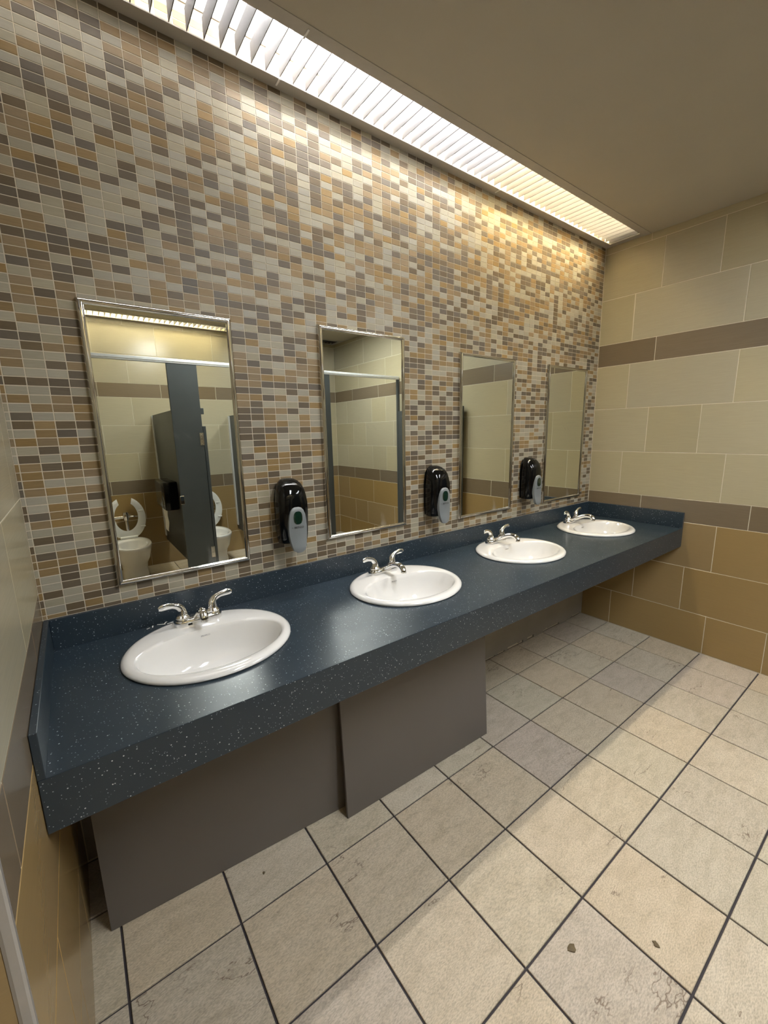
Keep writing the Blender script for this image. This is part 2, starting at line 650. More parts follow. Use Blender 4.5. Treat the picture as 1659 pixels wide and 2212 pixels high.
# joints of the end wall, as distance from the mosaic wall
JW = [[0.2327, 0.8497, 1.1588, 1.774, 2.39, 3.0, 3.62], [0.079, 0.3844, 0.6945, 1.310, 1.925, 2.54, 3.155, 3.46],
      [0.229, 0.8446, 1.46, 2.075, 2.38, 3.0, 3.615], [0.3835, 0.9987, 1.614, 2.23, 2.845, 3.46],
      [0.228, 0.8435, 1.459, 2.07, 2.69, 3.0, 3.62], [0.3777, 0.6870, 1.3025, 1.918, 2.533, 3.15, 3.46],
      [0.228, 0.8435, 1.459, 2.07, 2.69, 3.0, 3.62], [0.3835, 0.9987, 1.614, 2.23, 2.845, 3.46],
      [0.228, 0.8435, 1.459, 2.07, 2.69, 3.3], [0.3856, 0.7006, 1.316, 1.93, 2.55, 3.16], [0.3, 0.9, 1.5, 2.1, 2.7, 3.3]]

# ---- end wall
wr = MB()
wr.box((L + 0.0012, YB - 0.1, -0.05), (L + 0.12, 0.12, ZT + 0.05))
wall_right = structure(wr.build('wall_right', GROUT_W))
big_tiles(wall_right, (lambda u, z: (L + 0.008, -u, z), ROT_RIGHT), 0.0, -YB, wall_rows(JW, ZC + 0.09))

# ---- wall behind the stalls
wf = MB()
wf.box((XW - 0.1, YB - 0.12, -0.05), (L + 0.1, YB - 0.0012, ZT + 0.05))
wall_front = structure(wf.build('wall_front', GROUT_W))
# u runs along -x from the end wall
JF0 = [round(L - (0.459 + k * P12), 4) for k in range(-4, 6)]
JF1 = [round(L - (0.459 + P12 / 2 + k * P12), 4) for k in range(-4, 6)]
JF = [sorted(JF1), sorted(JF0), sorted(JF1), sorted(JF0), sorted(JF1), sorted(JF0), sorted(JF1), sorted(JF0), sorted(JF1), sorted(JF0), sorted(JF1)]
big_tiles(wall_front, (lambda u, z: (L - u, YB - 0.008, z), ROT_FRONT), 0.0, L - XW, wall_rows(JF, ZC + 0.09))

# ---- short wall beside the counter and its end face
wl = MB()
wl.box((XW - 0.1, YS + 0.0012, -0.05), (-0.0012, 0.12, ZT + 0.05))
wall_left = structure(wl.build('wall_left', GROUT_W))
JL = [[0.31, 0.62, 0.93], [0.15, 0.77], [0.46], [0.31, 0.92], [0.46], [0.15, 0.77], [0.46], [0.31, 0.92], [0.46], [0.15, 0.77], [0.46]]
JL = [[round(-YS - q, 4) for q in reversed(r)] for r in JL]
big_tiles(wall_left, (lambda u, z: (-0.008, YS + u, z), ROT_LEFT), 0.012, -YS, wall_rows(JL, ZC + 0.09))
we = MB()
JE = [[0.2, 0.82], [0.5, 1.1], [0.2, 0.82], [0.5, 1.1], [0.2, 0.82], [0.5, 1.1], [0.2, 0.82], [0.5, 1.1], [0.2, 0.82], [0.5, 1.1], [0.2]]
big_tiles(wall_left, (lambda u, z: (XW + u, YS + 0.008, z), ROT_BACK), 0.0, -XW - 0.012, wall_rows([[-XW - q for q in reversed(r)] for r in JE], ZC))
# metal corner profile
ct = MB()
prof = [(0.0005, YS + 0.014), (0.0018, YS + 0.010), (0.0018, YS + 0.002), (-0.001, YS - 0.001), (-0.010, YS - 0.0018), (-0.014, YS - 0.0005), (-0.010, YS + 0.010)]
ct.loft([[(x, y, 0.0) for x, y in prof], [(x, y, ZC) for x, y in prof]])
structure(ct.build('trim_1', simple('satin_trim_metal', (0.46, 0.45, 0.44), 0.42, 0.6, noise=0.05)))

# ---- side wall of the entry bay
wsd = MB()
wsd.box((XW - 0.12, YB - 0.1, -0.05), (XW - 0.0012, YS + 0.1, ZT + 0.05))
wall_side = structure(wsd.build('wall_side', GROUT_W))
JS = [[0.3 + 0.31 * (i % 2) + k * P12 for k in range(6)] for i in range(11)]
big_tiles(wall_side, (lambda u, z: (XW - 0.008, YB + u, z), ROT_LEFT), 0.0, YS - YB, wall_rows(JS, ZC))

# ---- floor
fl = MB()
fl.box((XW - 0.1, YB - 0.1, -0.06), (L + 0.1, 0.1, -0.0065))
floor = structure(fl.build('floor', GROUT_F))
SF = 0.3082
xs = [3.1584 - k * SF for k in range(-1, 16)]
ys = [-0.2264 - k * SF for k in range(-1, 13)]
random.seed(5)
g = 0.0068


def clip_iv(a, b, lo, hi):
    return max(a, lo), min(b, hi)


for i in range(len(xs) - 1):
    for j in range(len(ys) - 1):
        x1, x0 = xs[i], xs[i + 1]
        y1, y0 = ys[j], ys[j + 1]
        x0, x1 = clip_iv(x0 + g / 2, x1 - g / 2, XW, L - 0.002)
        y0, y1 = clip_iv(y0 + g / 2, y1 - g / 2, YB, -0.002)
        if x1 - x0 < 0.02 or y1 - y0 < 0.02:
            continue
        if x1 < -0.01 and y0 > YS:
            continue
        t = link('tile', tile_mesh(x1 - x0, y1 - y0, 0.0065, 0.0016, FLOOR_T), floor, (x0, y0, -0.0065))
        t.location.z += random.uniform(-0.0003, 0.0003)

# ---- ceiling, with a cove slot along each long wall
SLOT0, SLOT1 = -0.05, -0.25      # opening of the louvre beside the mosaic wall
ce = MB()
ce.box((XW - 0.1, YB + 0.30, ZC), (L + 0.1, -0.296, ZC + 0.04))
ce.box((XW - 0.1, YS - 0.01, ZC), (-0.004, 0.1, ZC + 0.04)) if False else None
ceiling = structure(ce.build('ceiling', CEIL))
cr_ = MB()
cr_.box((XW - 0.1, YB - 0.1, ZT), (L + 0.1, 0.1, ZT + 0.05))
structure(cr_.build('ceiling_void', CEIL))

# ---------------------------------------------------------------- mosaic wall
wb = MB()
wb.box((-0.1, 0.0009, 0.0), (L + 0.1, 0.12, ZT + 0.05))
wall_back = structure(wb.build('wall_back', GROUT_M))


def mos_x(n):
    return 0.0115 + 0.0517 * n - 5.8e-6 * n * n


ROWZ, RP = 0.9631, 0.02568
NROW = 74
# colour of each mosaic tile that the photograph shows clearly: column number, then from the counter upwards
# 0 pale, 1 ochre, 2 brown, 3 not seen (hidden or too small to tell)
GRID = {
    0: (0,0,2,0,0,1,1,2,0,2,0,1,2,0,0,1,1,1,1,2,0,1,0,2,2,0,1,0,2,0,1,1,0,2,2,0,1,2,0,0,1,0),
    1: (2,0,0,2,2,2,1,1,0,2,0,1,1,1,0,1,0,1,2,0,2,1,1,1,0,1,0,0,2,0,0,0,2,2,0,1,0,1,1,1,0,2,1,1,2,1,0,2,2,2,1,0,1,2,0,1,2,2),
    2: (1,2,1,0,0,1,0,2,0,0,0,0,2,2,1,1,0,1,2,1,0,1,2,2,0,1,1,2,2,0,2,0,1,0,0,2,1,1,2,0,1,1,2,1,2,1,1,0,2,0,1,2,1,0,1,1,1,2,0,0,2,0,1,0,0,0,1),
    3: (0,2,2,2,2,1,0,2,1,2,0,2,1,0,2,1,0,1,1,0,2,2,0,2,1,1,2,0,2,2,1,2,1,1,2,2,1,0,1,1,2,2,0,2,2,2,0,0,0,2,1,2,2,0,2,1,1,0,0,2,2,2,0,1,0,0,2,1),
    4: (3,3,3,3,3,3,3,3,3,3,3,3,3,3,3,3,3,3,3,3,3,3,3,3,3,3,3,3,3,3,3,3,3,3,3,3,3,3,0,0,0,2,2,1,2,0,0,2,1,2,0,2,1,0,1,0,2,1,2,2,0,1,0,2,0,2,0,2,1),
    5: (3,3,3,3,3,3,3,3,3,3,3,3,3,3,3,3,3,3,3,3,3,3,3,3,3,3,3,3,3,3,3,3,3,3,3,3,3,3,3,1,1,0,1,1,2,2,0,0,0,0,0,1,0,2,1,2,0,0,2,0,1,2,1,1,0,2,0,0,2,0),
    6: (3,3,3,3,3,3,3,3,3,3,3,3,3,3,3,3,3,3,3,3,3,3,3,3,3,3,3,3,3,3,3,3,3,3,3,3,3,3,3,1,1,0,2,0,2,1,1,2,0,0,0,0,2,0,0,0,1,2,0,0,2,1,0,2,0,0,0,2,2,0,2),
    7: (3,3,3,3,3,3,3,3,3,3,3,3,3,3,3,3,3,3,3,3,3,3,3,3,3,3,3,3,3,3,3,3,3,3,3,3,3,3,3,2,0,0,0,1,0,1,2,2,0,0,2,0,0,2,2,0,1,0,2,2,2,1,2,0,2,2,1,0,1,0,2),
    8: (3,3,3,3,3,3,3,3,3,3,3,3,3,3,3,3,3,3,3,3,3,3,3,3,3,3,3,3,3,3,3,3,3,3,3,3,3,3,3,1,1,1,0,1,2,0,0,0,2,2,0,0,1,0,0,1,0,0,0,1,0,1,1,2,0,2,1,1,1,0,2),
    9: (3,3,3,3,3,3,3,3,3,3,3,3,3,3,3,3,3,3,3,3,3,3,3,3,3,3,3,3,3,3,3,3,3,3,3,3,3,3,3,1,2,0,1,1,1,0,1,2,0,1,2,0,2,2,0,1,0,2,1,2,1,2,1,2,1,0,0,1,1,1,2),
    10: (3,3,3,3,3,3,3,3,3,3,3,3,3,3,3,3,3,3,3,3,3,3,3,3,3,3,3,3,3,3,3,3,3,3,3,3,3,3,3,1,1,2,2,1,0,2,1,2,2,2,2,2,2,2,1,2,0,0,0,0,2,0,0,0,2,1,0,0,0,1,2),
    11: (3,3,3,3,3,3,3,3,3,3,3,3,3,3,3,3,3,3,3,3,3,3,3,3,3,3,3,3,3,3,3,3,3,3,3,3,3,3,3,0,1,1,1,0,2,0,2,0,1,0,2,0,2,0,1,1,0,2,1,0,2,2,0,0,0,0,2,1,1,0,0),
    12: (3,3,3,3,3,3,3,3,3,3,3,3,3,3,3,3,3,3,3,3,3,3,3,3,3,3,3,3,3,3,3,3,3,3,3,3,3,3,3,1,2,2,1,0,2,1,0,2,1,1,0,2,0,1,0,2,2,0,2,1,1,2,2,1,1,0,0,1,1,1,2),
    13: (0,2,2,0,1,1,2,1,1,0,0,1,0,1,0,1,0,1,2,0,0,2,2,2,2,2,1,1,2,1,2,1,1,1,0,2,2,0,1,1,3,1,0,1,0,1,0,2,2,1,1,0,2,2,1,0,0,0,0,2,1,1,0,1,0,0,2,2,0,1,2),
    14: (2,1,2,0,2,1,1,2,1,0,2,0,0,1,2,1,0,2,0,1,2,2,2,0,2,2,2,1,2,1,1,1,2,0,0,1,2,0,2,0,2,1,0,1,1,2,2,1,0,1,1,1,2,2,1,1,2,0,2,0,0,0,0,2,0,0,2,1,1,1,1),
    15: (0,0,0,2,3,3,3,3,3,3,3,3,3,2,1,2,1,1,2,1,1,1,2,1,1,1,0,2,0,2,1,2,0,2,1,0,0,2,1,2,2,0,1,2,1,0,0,0,2,2,1,0,0,0,0,0,1,0,0,1,1,0,1,0,2,1,0,0,0,2,0),
    16: (1,0,1,3,3,3,3,3,3,3,3,3,3,3,1,0,1,1,1,0,0,0,2,1,0,1,0,1,0,2,1,0,0,2,0,0,0,2,2,0,1,0,0,1,2,2,0,0,1,2,0,2,0,1,2,1,2,0,2,0,2,2,2,2,0,2,0,1,2,2,1),
    17: (0,0,3,3,3,3,3,3,3,3,3,3,3,3,1,2,0,2,2,1,2,0,0,0,0,2,0,0,2,2,1,1,0,1,2,2,2,0,0,2,2,2,1,0,1,0,0,2,1,1,0,2,1,2,2,0,1,2,2,2,2,0,1,2,0,2,2,2,2,0,2),
    18: (2,0,0,1,0,0,2,0,0,2,1,0,2,0,2,2,2,0,2,1,1,0,2,1,1,0,2,1,0,2,0,1,1,2,1,0,2,1,0,1,2,0,2,0,0,0,1,1,2,0,0,2,2,2,1,1,2,2,1,2,2,0,2,2,1,0,2,0,0,0),
    19: (2,2,2,0,2,0,1,1,0,2,1,2,2,2,1,2,1,0,1,1,2,0,1,0,0,0,1,0,1,2,1,1,1,1,0,1,1,2,0,0,0,2,2,1,0,1,2,0,0,1,2,1,0,1,0,0,0,0,0,0,0,2,2,2,2,0,1,2,0,2),
    20: (3,3,3,3,3,3,3,3,3,3,3,3,3,3,3,3,3,3,3,3,3,3,3,3,3,3,3,3,3,3,3,3,3,3,3,3,3,3,3,1,1,2,2,2,0,0,2,0,2,1,2,2,2,2,0,0,1,2,2,2,2,2,0,2,2,2,2,0,2,0),
    21: (3,3,3,3,3,3,3,3,3,3,3,3,3,3,3,3,3,3,3,3,3,3,3,3,3,3,3,3,3,3,3,3,3,3,3,3,3,3,3,3,0,0,0,0,1,1,1,1,0,0,2,1,0,2,1,0,1,1,1,1,0,1,0,2,1,0,0,2,1,0,0),
    22: (3,3,3,3,3,3,3,3,3,3,3,3,3,3,3,3,3,3,3,3,3,3,3,3,3,3,3,3,3,3,3,3,3,3,3,3,3,3,3,3,0,2,1,0,2,0,2,0,0,0,1,0,1,1,2,1,2,1,2,0,1,2,0,0,2,0,1,0,0,0),
    23: (3,3,3,3,3,3,3,3,3,3,3,3,3,3,3,3,3,3,3,3,3,3,3,3,3,3,3,3,3,3,3,3,3,3,3,3,3,3,3,0,0,1,0,1,1,2,1,1,0,1,0,0,0,1,0,0,1,1,1,2,2,2,0,1,0,0,0,0,0,2,0),
    24: (3,3,3,3,3,3,3,3,3,3,3,3,3,3,3,3,3,3,3,3,3,3,3,3,3,3,3,3,3,3,3,3,3,3,3,3,3,3,3,3,1,2,2,2,0,2,2,1,2,0,1,0,1,1,2,0,0,1,1,2,0,0,0,0,2,2,0,2,2,1,2),
    25: (3,3,3,3,3,3,3,3,3,3,3,3,3,3,3,3,3,3,3,3,3,3,3,3,3,3,3,3,3,3,3,3,3,3,3,3,3,3,3,3,0,0,1,1,2,1,2,0,0,1,1,2,1,1,0,2,1,1,2,1,2,1,2,0,1,2,0,0,0,2,0),
    26: (3,3,3,3,3,3,3,3,3,3,3,3,3,3,3,3,3,3,3,3,3,3,3,3,3,3,3,3,3,3,3,3,3,3,3,3,3,3,3,3,0,0,0,0,1,1,0,0,1,1,1,0,1,1,2,1,0,0,2,0,0,0,1,1,2,0,1,1,1,2,2),
    27: (3,3,3,3,3,3,3,3,3,3,3,3,3,3,3,3,3,3,3,3,3,3,3,3,3,3,3,3,3,3,3,3,3,3,3,3,3,3,3,3,2,0,0,1,1,1,0,1,0,1,2,0,0,0,0,1,0,2,2,1,1,1,2,1,2,1,1,2,0,0),
    28: (3,3,3,3,3,3,3,3,3,3,3,3,3,3,3,3,3,3,3,3,3,3,3,3,3,3,3,3,3,3,3,3,3,3,3,3,3,3,3,3,1,2,1,0,0,0,1,1,1,1,0,1,1,2,0,1,2,2,2,1,2,1,0,1,2,0,1,0,0,1,0),
    29: (2,2,2,1,2,0,1,1,2,0,1,0,2,0,0,1,2,1,0,0,1,0,0,0,2,1,2,1,0,1,0,1,1,2,2,2,0,2,1,0,1,2,1,0,1,2,1,2,2,1,0,1,1,1,0,2,0,2,2,1,1,2,2,2,0,2,0,1,2,0,0),
    30: (1,0,0,0,2,1,2,2,1,2,0,1,2,1,2,1,2,2,0,1,1,2,0,2,1,2,2,0,1,1,0,0,1,1,2,2,1,0,0,2,0,2,0,2,2,1,0,1,1,0,1,2,0,2,1,0,0,1,2,1,2,1,2,0,0,0,2,2,0,0,2),
    31: (2,1,2,1,0,1,1,0,2,1,2,1,1,2,2,0,2,0,0,2,2,0,1,0,2,0,0,2,0,0,2,2,1,2,2,2,1,1,2,0,1,2,1,2,2,2,1,2,1,1,1,0,2,1,2,1,1,1,0,0,0,1,1,0,2,1,2,2,1,0,2),
    32: (0,1,1,3,3,3,3,3,3,3,3,3,3,3,3,2,0,2,1,2,2,2,0,0,0,1,2,2,1,1,1,1,2,0,0,2,1,1,1,0,0,0,2,1,1,1,1,0,1,2,1,1,1,2,2,1,0,1,2,0,0,2,0,0,0,2,2,1,1,2,2),
    33: (3,3,3,3,3,3,3,3,3,3,3,3,3,3,3,1,0,1,0,1,0,2,2,1,0,2,0,1,0,2,2,0,1,0,1,1,0,0,0,1,1,0,1,2,2,0,2,2,1,0,0,2,2,1,2,1,1),
    34: (3,3,3,3,3,3,3,3,3,3,3,3,3,3,0,1,0,1,2,0,2,2,2,2,2,2,1,2,2,0,1,2,1,0,0,1,1,1,2,1,2,1,0,2,0,2,2,1,0,2,1,2,2,2,2,1,2,0),
    35: (3,3,1,1,3,3,3,3,3,3,3,3,0,2,2,0,2,2,0,0,2,1,0,2,2,2,1,0,0,2,0,1,1,1,0,1,0,2,0,0,1,1,1,0,2,2,0,2,1,1,1,2,2,2,1,2,2,0),
    36: (2,2,0,0,1,2,2,1,1,0,0,1,2,1,2,1,0,0,1,0,2,2,1,2,2,0,2,1,2,1,2,2,0,1,0,1,2,1,0,1,1,2,1,1,2,2,2,0,0,1,2,0,1,0,1,2,1,0,1),
    37: (3,3,3,3,3,3,3,3,3,3,3,3,3,3,3,3,3,3,3,3,3,3,3,3,3,3,3,3,3,3,3,3,3,3,3,3,3,3,3,2,1,1,2,1,0,2,0,2,2,0,2,1,1,2,1,2,2,2,2),
    38: (3,3,3,3,3,3,3,3,3,3,3,3,3,3,3,3,3,3,3,3,3,3,3,3,3,3,3,3,3,3,3,3,3,3,3,3,3,3,3,2,0,2,2,0,0,1,2,0,1,0,2,0,1,1,2,1,1,0,1,0),
    39: (3,3,3,3,3,3,3,3,3,3,3,3,3,3,3,3,3,3,3,3,3,3,3,3,3,3,3,3,3,3,3,3,3,3,3,3,3,3,3,0,2,1,0,1,0,2,1,0,0,2,2,2,0,1,2,1,2,1,2,0),
}

random.seed(11)


def mos_kind(c, r):
    k = GRID.get(c)
    if k and 0 <= r < len(k) and k[r] < 3:
        return ('L', 'T', 'D')[k[r]]
    q = random.random()
    return 'L' if q < 0.37 else ('T' if q < 0.67 else 'D')


def px(p):
    d = Vector(p) - CAM_P
    z = d.dot(CAM_F)
    if z <= 0.01:
        return None
    return IW / 2 + F_PX * d.dot(CAM_R) / z, IH / 2 - F_PX * d.dot(CAM_U) / z


cells = []
for c in range(-1, 67):
    xa = mos_x(c) if c >= 0 else -0.004
    xb = mos_x(c + 1)
    xa, xb = max(xa + 0.0012, 0.0008), min(xb - 0.0012, L - 0.0015)
    if xb - xa < 0.004:
        continue
    for r in range(-1, NROW):
        za = ROWZ + r * RP + 0.0012
        zb = za + RP - 0.0024
        if r == -1:
            za = 0.9500
        kind = mos_kind(c, r)
        hidden = any(a < (xa + xb) / 2 < b and MZ0 < (za + zb) / 2 < MZ1 for a, b in MIRX)
        area = 0
        if not hidden and zb < 2.74:
            q = [px((x, 0, z)) for x, z in ((xa, za), (xb, za), (xb, zb), (xa, zb))]
            if all(q) and all(0 < u < IW and 0 < v < IH for u, v in q):
                area = abs(sum(q[i][0] * q[(i + 1) % 4][1] - q[(i + 1) % 4][0] * q[i][1] for i in range(4))) / 2
        cells.append((area, xa, xb, za, zb, kind))
cells.sort(key=lambda t: -t[0])
MT = 0.0035
rest = MB()
KI = {'L': 0, 'T': 1, 'D': 2}
for i, (area, xa, xb, za, zb, kind) in enumerate(cells):
    if i < 300 and area > 0:
        w = 0.0493 if abs(xb - xa - 0.0493) < 0.0004 else xb - xa
        link('tile', tile_mesh(w, zb - za, MT, 0.0007, MOS[kind]), wall_back, (xa, 0.0035, za), ROT_BACK)
    else:
        ch = 0.0007
        w, h = xb - xa, zb - za
        y0, y1, y2 = 0.0035, ch, 0.0
        vs = [(xa, y0, za), (xb, y0, za), (xb, y0, zb), (xa, y0, zb), (xa, y1, za), (xb, y1, za), (xb, y1, zb), (xa, y1, zb),
              (xa + ch, y2, za + ch), (xb - ch, y2, za + ch), (xb - ch, y2, zb - ch), (xa + ch, y2, zb - ch)]
        rest.add(vs, [(8, 9, 10, 11), (4, 5, 9, 8), (5, 6, 10, 9), (6, 7, 11, 10), (7, 4, 8, 11),
                      (0, 1, 5, 4), (1, 2, 6, 5), (2, 3, 7, 6), (3, 0, 4, 7)], KI[kind])
mt = rest.build('mosaic_tiles', [MOS['L'], MOS['T'], MOS['D']], wall_back)
mt['kind'] = 'stuff'
# painted board closing the wall below the counter, with a ragged foot
random.seed(3)
bd = MB()
nb = 60
top_, bot = [], []
xx = 0.0
pts = []
while xx < L - 0.005:
    stp = random.choice([0.03, 0.05, 0.08, 0.12])
    zz = random.choice([0.004, 0.010, 0.018, 0.026, 0.020])
    pts += [(xx, zz), (min(xx + stp, L - 0.004), zz)]
    xx += stp
ring = [(L - 0.004, H - 0.06), (0.004, H - 0.06)] + [(max(x, 0.004), z) for x, z in pts]
n = len(pts)
for (xa, za), (xb, zb) in zip(pts[:-1], pts[1:]):
    xa, xb = max(xa, 0.004), max(xb, 0.004)
    if xb - xa > 1e-4:
        bd.box((xa, -0.012, za), (xb, 0.003, H - 0.06))
bd.build('kick_board', DRYWALL, wall_back)['label'] = 'grey painted board with a ragged foot below the counter'


# ---------------------------------------------------------------- ceiling light with louvre
def cove_light(name, label, y_wall, sgn, x0, x1, tubes, blade_from):
    """slot along a wall; sgn = direction from the wall into the room"""
    t = thing(name, label, 'ceiling light', (x0, y_wall, ZC))
    Y = lambda d: sgn * d
    ln = x1 - x0

    def bx(mb, xa, d0, za, xb, d1, zb):
        ya, yb = sorted((Y(d0), Y(d1)))
        mb.box((xa, ya, za), (xb, yb, zb))
    f = MB()
    bx(f, 0, 0.0005, 0.0, ln, 0.05, 0.004)            # flange beside the wall
    f.build('wall_flange', TRIM_PAINT, t)
    f = MB()
    bx(f, 0, 0.25, -0.002, ln, 0.296, 0.004)          # flange on the ceiling side
    f.build('ceiling_flange', TRIM_PAINT, t)
    f = MB()
    bx(f, ln - 0.048, 0.05, 0.0, ln - 0.0005, 0.25, 0.004)
    f.build('end_flange', TRIM_PAINT, t)
    hs = MB()
    bx(hs, 0, 0.004, 0.250, ln - 0.001, 0.29, 0.256)          # top of the housing
    bx(hs, 0, 0.285, 0.005, ln - 0.001, 0.292, 0.25)          # room side
    bx(hs, 0, 0.004, 0.115, ln - 0.001, 0.010, 0.25)          # reflector above the tiles
    bx(hs, ln - 0.046, 0.010, 0.005, ln - 0.042, 0.285, 0.25)
    hs.build('housing', WHITE_METAL, t)
    bl = MB()
    ya, yb = sorted((Y(0.0505), Y(0.2505)))
    bl.box((-0.0014, ya, 0.003), (0.0014, yb, 0.062))
    bm_ = bl.mesh('louver_blade', BLADE)
    x = blade_from
    while x < x1 - 0.052:
        link('louver_blade', bm_, t, (x - x0, 0, 0))
        x += 0.0516
    for xa, xb, mat in tubes:
        tb = MB()
        tb.tube([(xa - x0, Y(0.14), 0.13), (xb - x0, Y(0.14), 0.13)], 0.017, n=12)
        tb.build('tube', mat, t)
        for xe in (xa, xb):
            e = MB()
            e.box((xe - x0 - 0.006, Y(0.14) - 0.014, 0.135), (xe - x0 + 0.006, Y(0.14) + 0.014, 0.250))
            e.build('lamp_holder', WHITE_METAL, t)
    return t


LC, LW, LO = emit_mat('tube_cool', *COOL), emit_mat('tube_warm', *WARM), emit_mat('tube_warm_opposite', *OPP)
LRA, LRB = emit_mat('diffuser_stronger', *ROOM_A), emit_mat('diffuser_weaker', *ROOM_B)  # recessed diffusers alike in colour, first one stronger
light1 = cove_light('ceiling_light', 'long white louvred ceiling light along the mosaic wall above the sinks', 0.0, -1, 0.003, L - 0.001,
                    [(0.03, 0.75, emit_mat('tube_added_fill', *FILL)), (0.78, 1.97, LC), (1.985, 3.20, LW)], 0.0386)
for x, yv in ((0.9145, (-0.02, -0.055)), (0.9145, (-0.245, -0.283)), (2.150, (-0.02, -0.055))):
    k = MB()
    k.box((-0.003, min(yv), -0.0045), (0.003, max(yv), 0.003))
    k.build('joint_clip', WHITE_METAL, light1, (x - 0.003, 0, 0))
light2 = cove_light('ceiling_light', 'louvred ceiling light above the toilets, seen only as a strip in the nearest mirror', YB, 1, XW + 0.002, L - 0.001,
                    [(-0.70, 0.52, LO), (0.56, 1.78, LO)], -1.40)

# two recessed lights in the middle of the room (their bars show in the glossy soap dispensers)
for x, yl, lamp, lb in ((1.25, -2.2, LRA, 'recessed ceiling light above the standing space near the entry'), (2.65, -2.35, LRB, 'recessed ceiling light above the standing space nearer the end wall')):
    t = thing('ceiling_light', lb, 'ceiling light', (x, yl, ZC), 'recessed ceiling lights in the middle of the room')
    for nm, a, b in (('frame_side', (-0.17, -0.64, -0.006), (-0.148, 0.64, 0.0)), ('frame_side', (0.148, -0.64, -0.006), (0.17, 0.64, 0.0)),
                     ('frame_end', (-0.148, -0.64, -0.006), (0.148, -0.618, 0.0)), ('frame_end', (-0.148, 0.618, -0.006), (0.148, 0.64, 0.0))):
        q = MB()
        q.box(a, b)
        q.build(nm, WHITE_METAL, t)
    q = MB()
    q.box((-0.148, -0.618, -0.003), (0.148, 0.618, -0.001))
    q.build('diffuser', lamp, t)

# ---------------------------------------------------------------- countertop
counter = thing('countertop', 'long dark blue speckled washbasin counter below the mosaic wall', 'counter', (0, 0, H))
ct_ = MB()
SA, SB, SY = 0.247, 0.222, -0.287
cellsx = [0.0] + [(SINKX[i] + SINKX[i + 1]) / 2 for i in range(3)] + [L]
for i, cx in enumerate(SINKX):
    xa, xb = cellsx[i], cellsx[i + 1]
    ya, yb = -D, -0.0
    angs = [2 * PI * k / 64 for k in range(64)]
    angs += [math.atan2(y - SY, x - cx) % (2 * PI) for x in (xa, xb) for y in (ya, yb)]
    angs = sorted(angs)
    inner, outer = [], []
    for a in angs:
        c, s = math.cos(a), math.sin(a)
        inner.append((cx + SA * c, SY + SB * s))
        tt = min([((xb - cx) / c if c > 1e-9 else 1e9), ((xa - cx) / c if c < -1e-9 else 1e9),
                  ((yb - SY) / s if s > 1e-9 else 1e9), ((ya - SY) / s if s < -1e-9 else 1e9)])
        outer.append((cx + tt * c, SY + tt * s))
    n = len(angs)
    o = len(ct_.v)
    ct_.v += [(x, y, 0.0) for x, y in inner] + [(x, y, 0.0) for x, y in outer] + [(x, y, -0.03) for x, y in inner] + [(x, y, -0.03) for x, y in outer]
    for k in range(n):
        q = (k + 1) % n
        ct_.f += [(o + k, o + n + k, o + n + q, o + q), (o + 2 * n + k, o + 2 * n + q, o + 3 * n + q, o + 3 * n + k), (o + k, o + q, o + 2 * n + q, o + 2 * n + k)]
        ct_.m += [0, 0, 0]
ct_.build('slab', COUNTER, counter)
ap = MB()
ap.box((0.0015, -D - 0.0006, -0.1291), (L - 0.0015, -D + 0.024, -0.0006), ch=0.0012)
ap.build('apron', COUNTER, counter)
bsx = MB()
bsx.box((0.0155, -0.0145, 0.0), (L - 0.0205, -0.0005, 0.1057), ch=0.001)
bsx.build('backsplash', COUNTER, counter)
for xa, xb in ((0.001, 0.0150), (L - 0.020, L - 0.001)):
    q = MB()
    q.box((xa, -D - 0.0008, 0.0003), (xb, -0.0005, 0.1059), ch=0.0012)
    q.build('side_splash', COUNTER, counter)
cl = MB()
cl.box((0.002, -0.33, -0.30), (0.022, -0.29, -0.04), ch=0.002)
cl.build('support_cleat', WOOD, counter)


# ---------------------------------------------------------------- sinks
def make_sink():
    """origin on the counter top at the middle of the oval"""
    N = 72
    mb = MB()

    def ring(ax, ay, z, cy=0.0, flat=0.0, e=2.0):
        r = []
        for k in range(N):
            a = 2 * PI * k / N
            c, s = math.cos(a), math.sin(a)
            x = ax * math.copysign(abs(c) ** (2 / e), c)
            y = ay * math.copysign(abs(s) ** (2 / e), s)
            if flat and y > 0:
                y = y * (1 - flat) - flat * 0.15 * ay * (y / ay) ** 2
            r.append((x, cy + y, z))
        return r
    A, B = 0.262, 0.236
    prof = [ring(A - 0.004, B - 0.004, 0.0005), ring(A, B, 0.005), ring(A - 0.002, B - 0.002, 0.011), ring(A - 0.010, B - 0.010, 0.0165),
            ring(A - 0.020, B - 0.020, 0.0185)]
    # deck then the basin edge
    for t, z in ((0.5, 0.0178), (0.85, 0.0165)):
        ax = (A - 0.02) * (1 - t) + 0.228 * t
        o_ = ring(A - 0.02, B - 0.02, z)
        i_ = ring(0.228, 0.166, z, -0.030, 0.20)
        prof.append([(p[0] * (1 - t) + q[0] * t, p[1] * (1 - t) + q[1] * t, z) for p, q in zip(o_, i_)])
    prof += [ring(0.2262, 0.1642, 0.0152, -0.030, 0.20), ring(0.2235, 0.1615, 0.0105, -0.030, 0.20), ring(0.221, 0.159, 0.005, -0.030, 0.20), ring(0.216, 0.154, -0.004, -0.030, 0.19),
             ring(0.208, 0.146, -0.030, -0.030, 0.16), ring(0.193, 0.133, -0.065, -0.030, 0.12), ring(0.165, 0.112, -0.098, -0.028, 0.06),
             ring(0.120, 0.082, -0.120, -0.026), ring(0.065, 0.045, -0.131, -0.024), ring(0.025, 0.025, -0.134, -0.024)]
    mb.loft(prof, 0, False, True)
    return mb.mesh('bowl', PORCELAIN, True, 60)


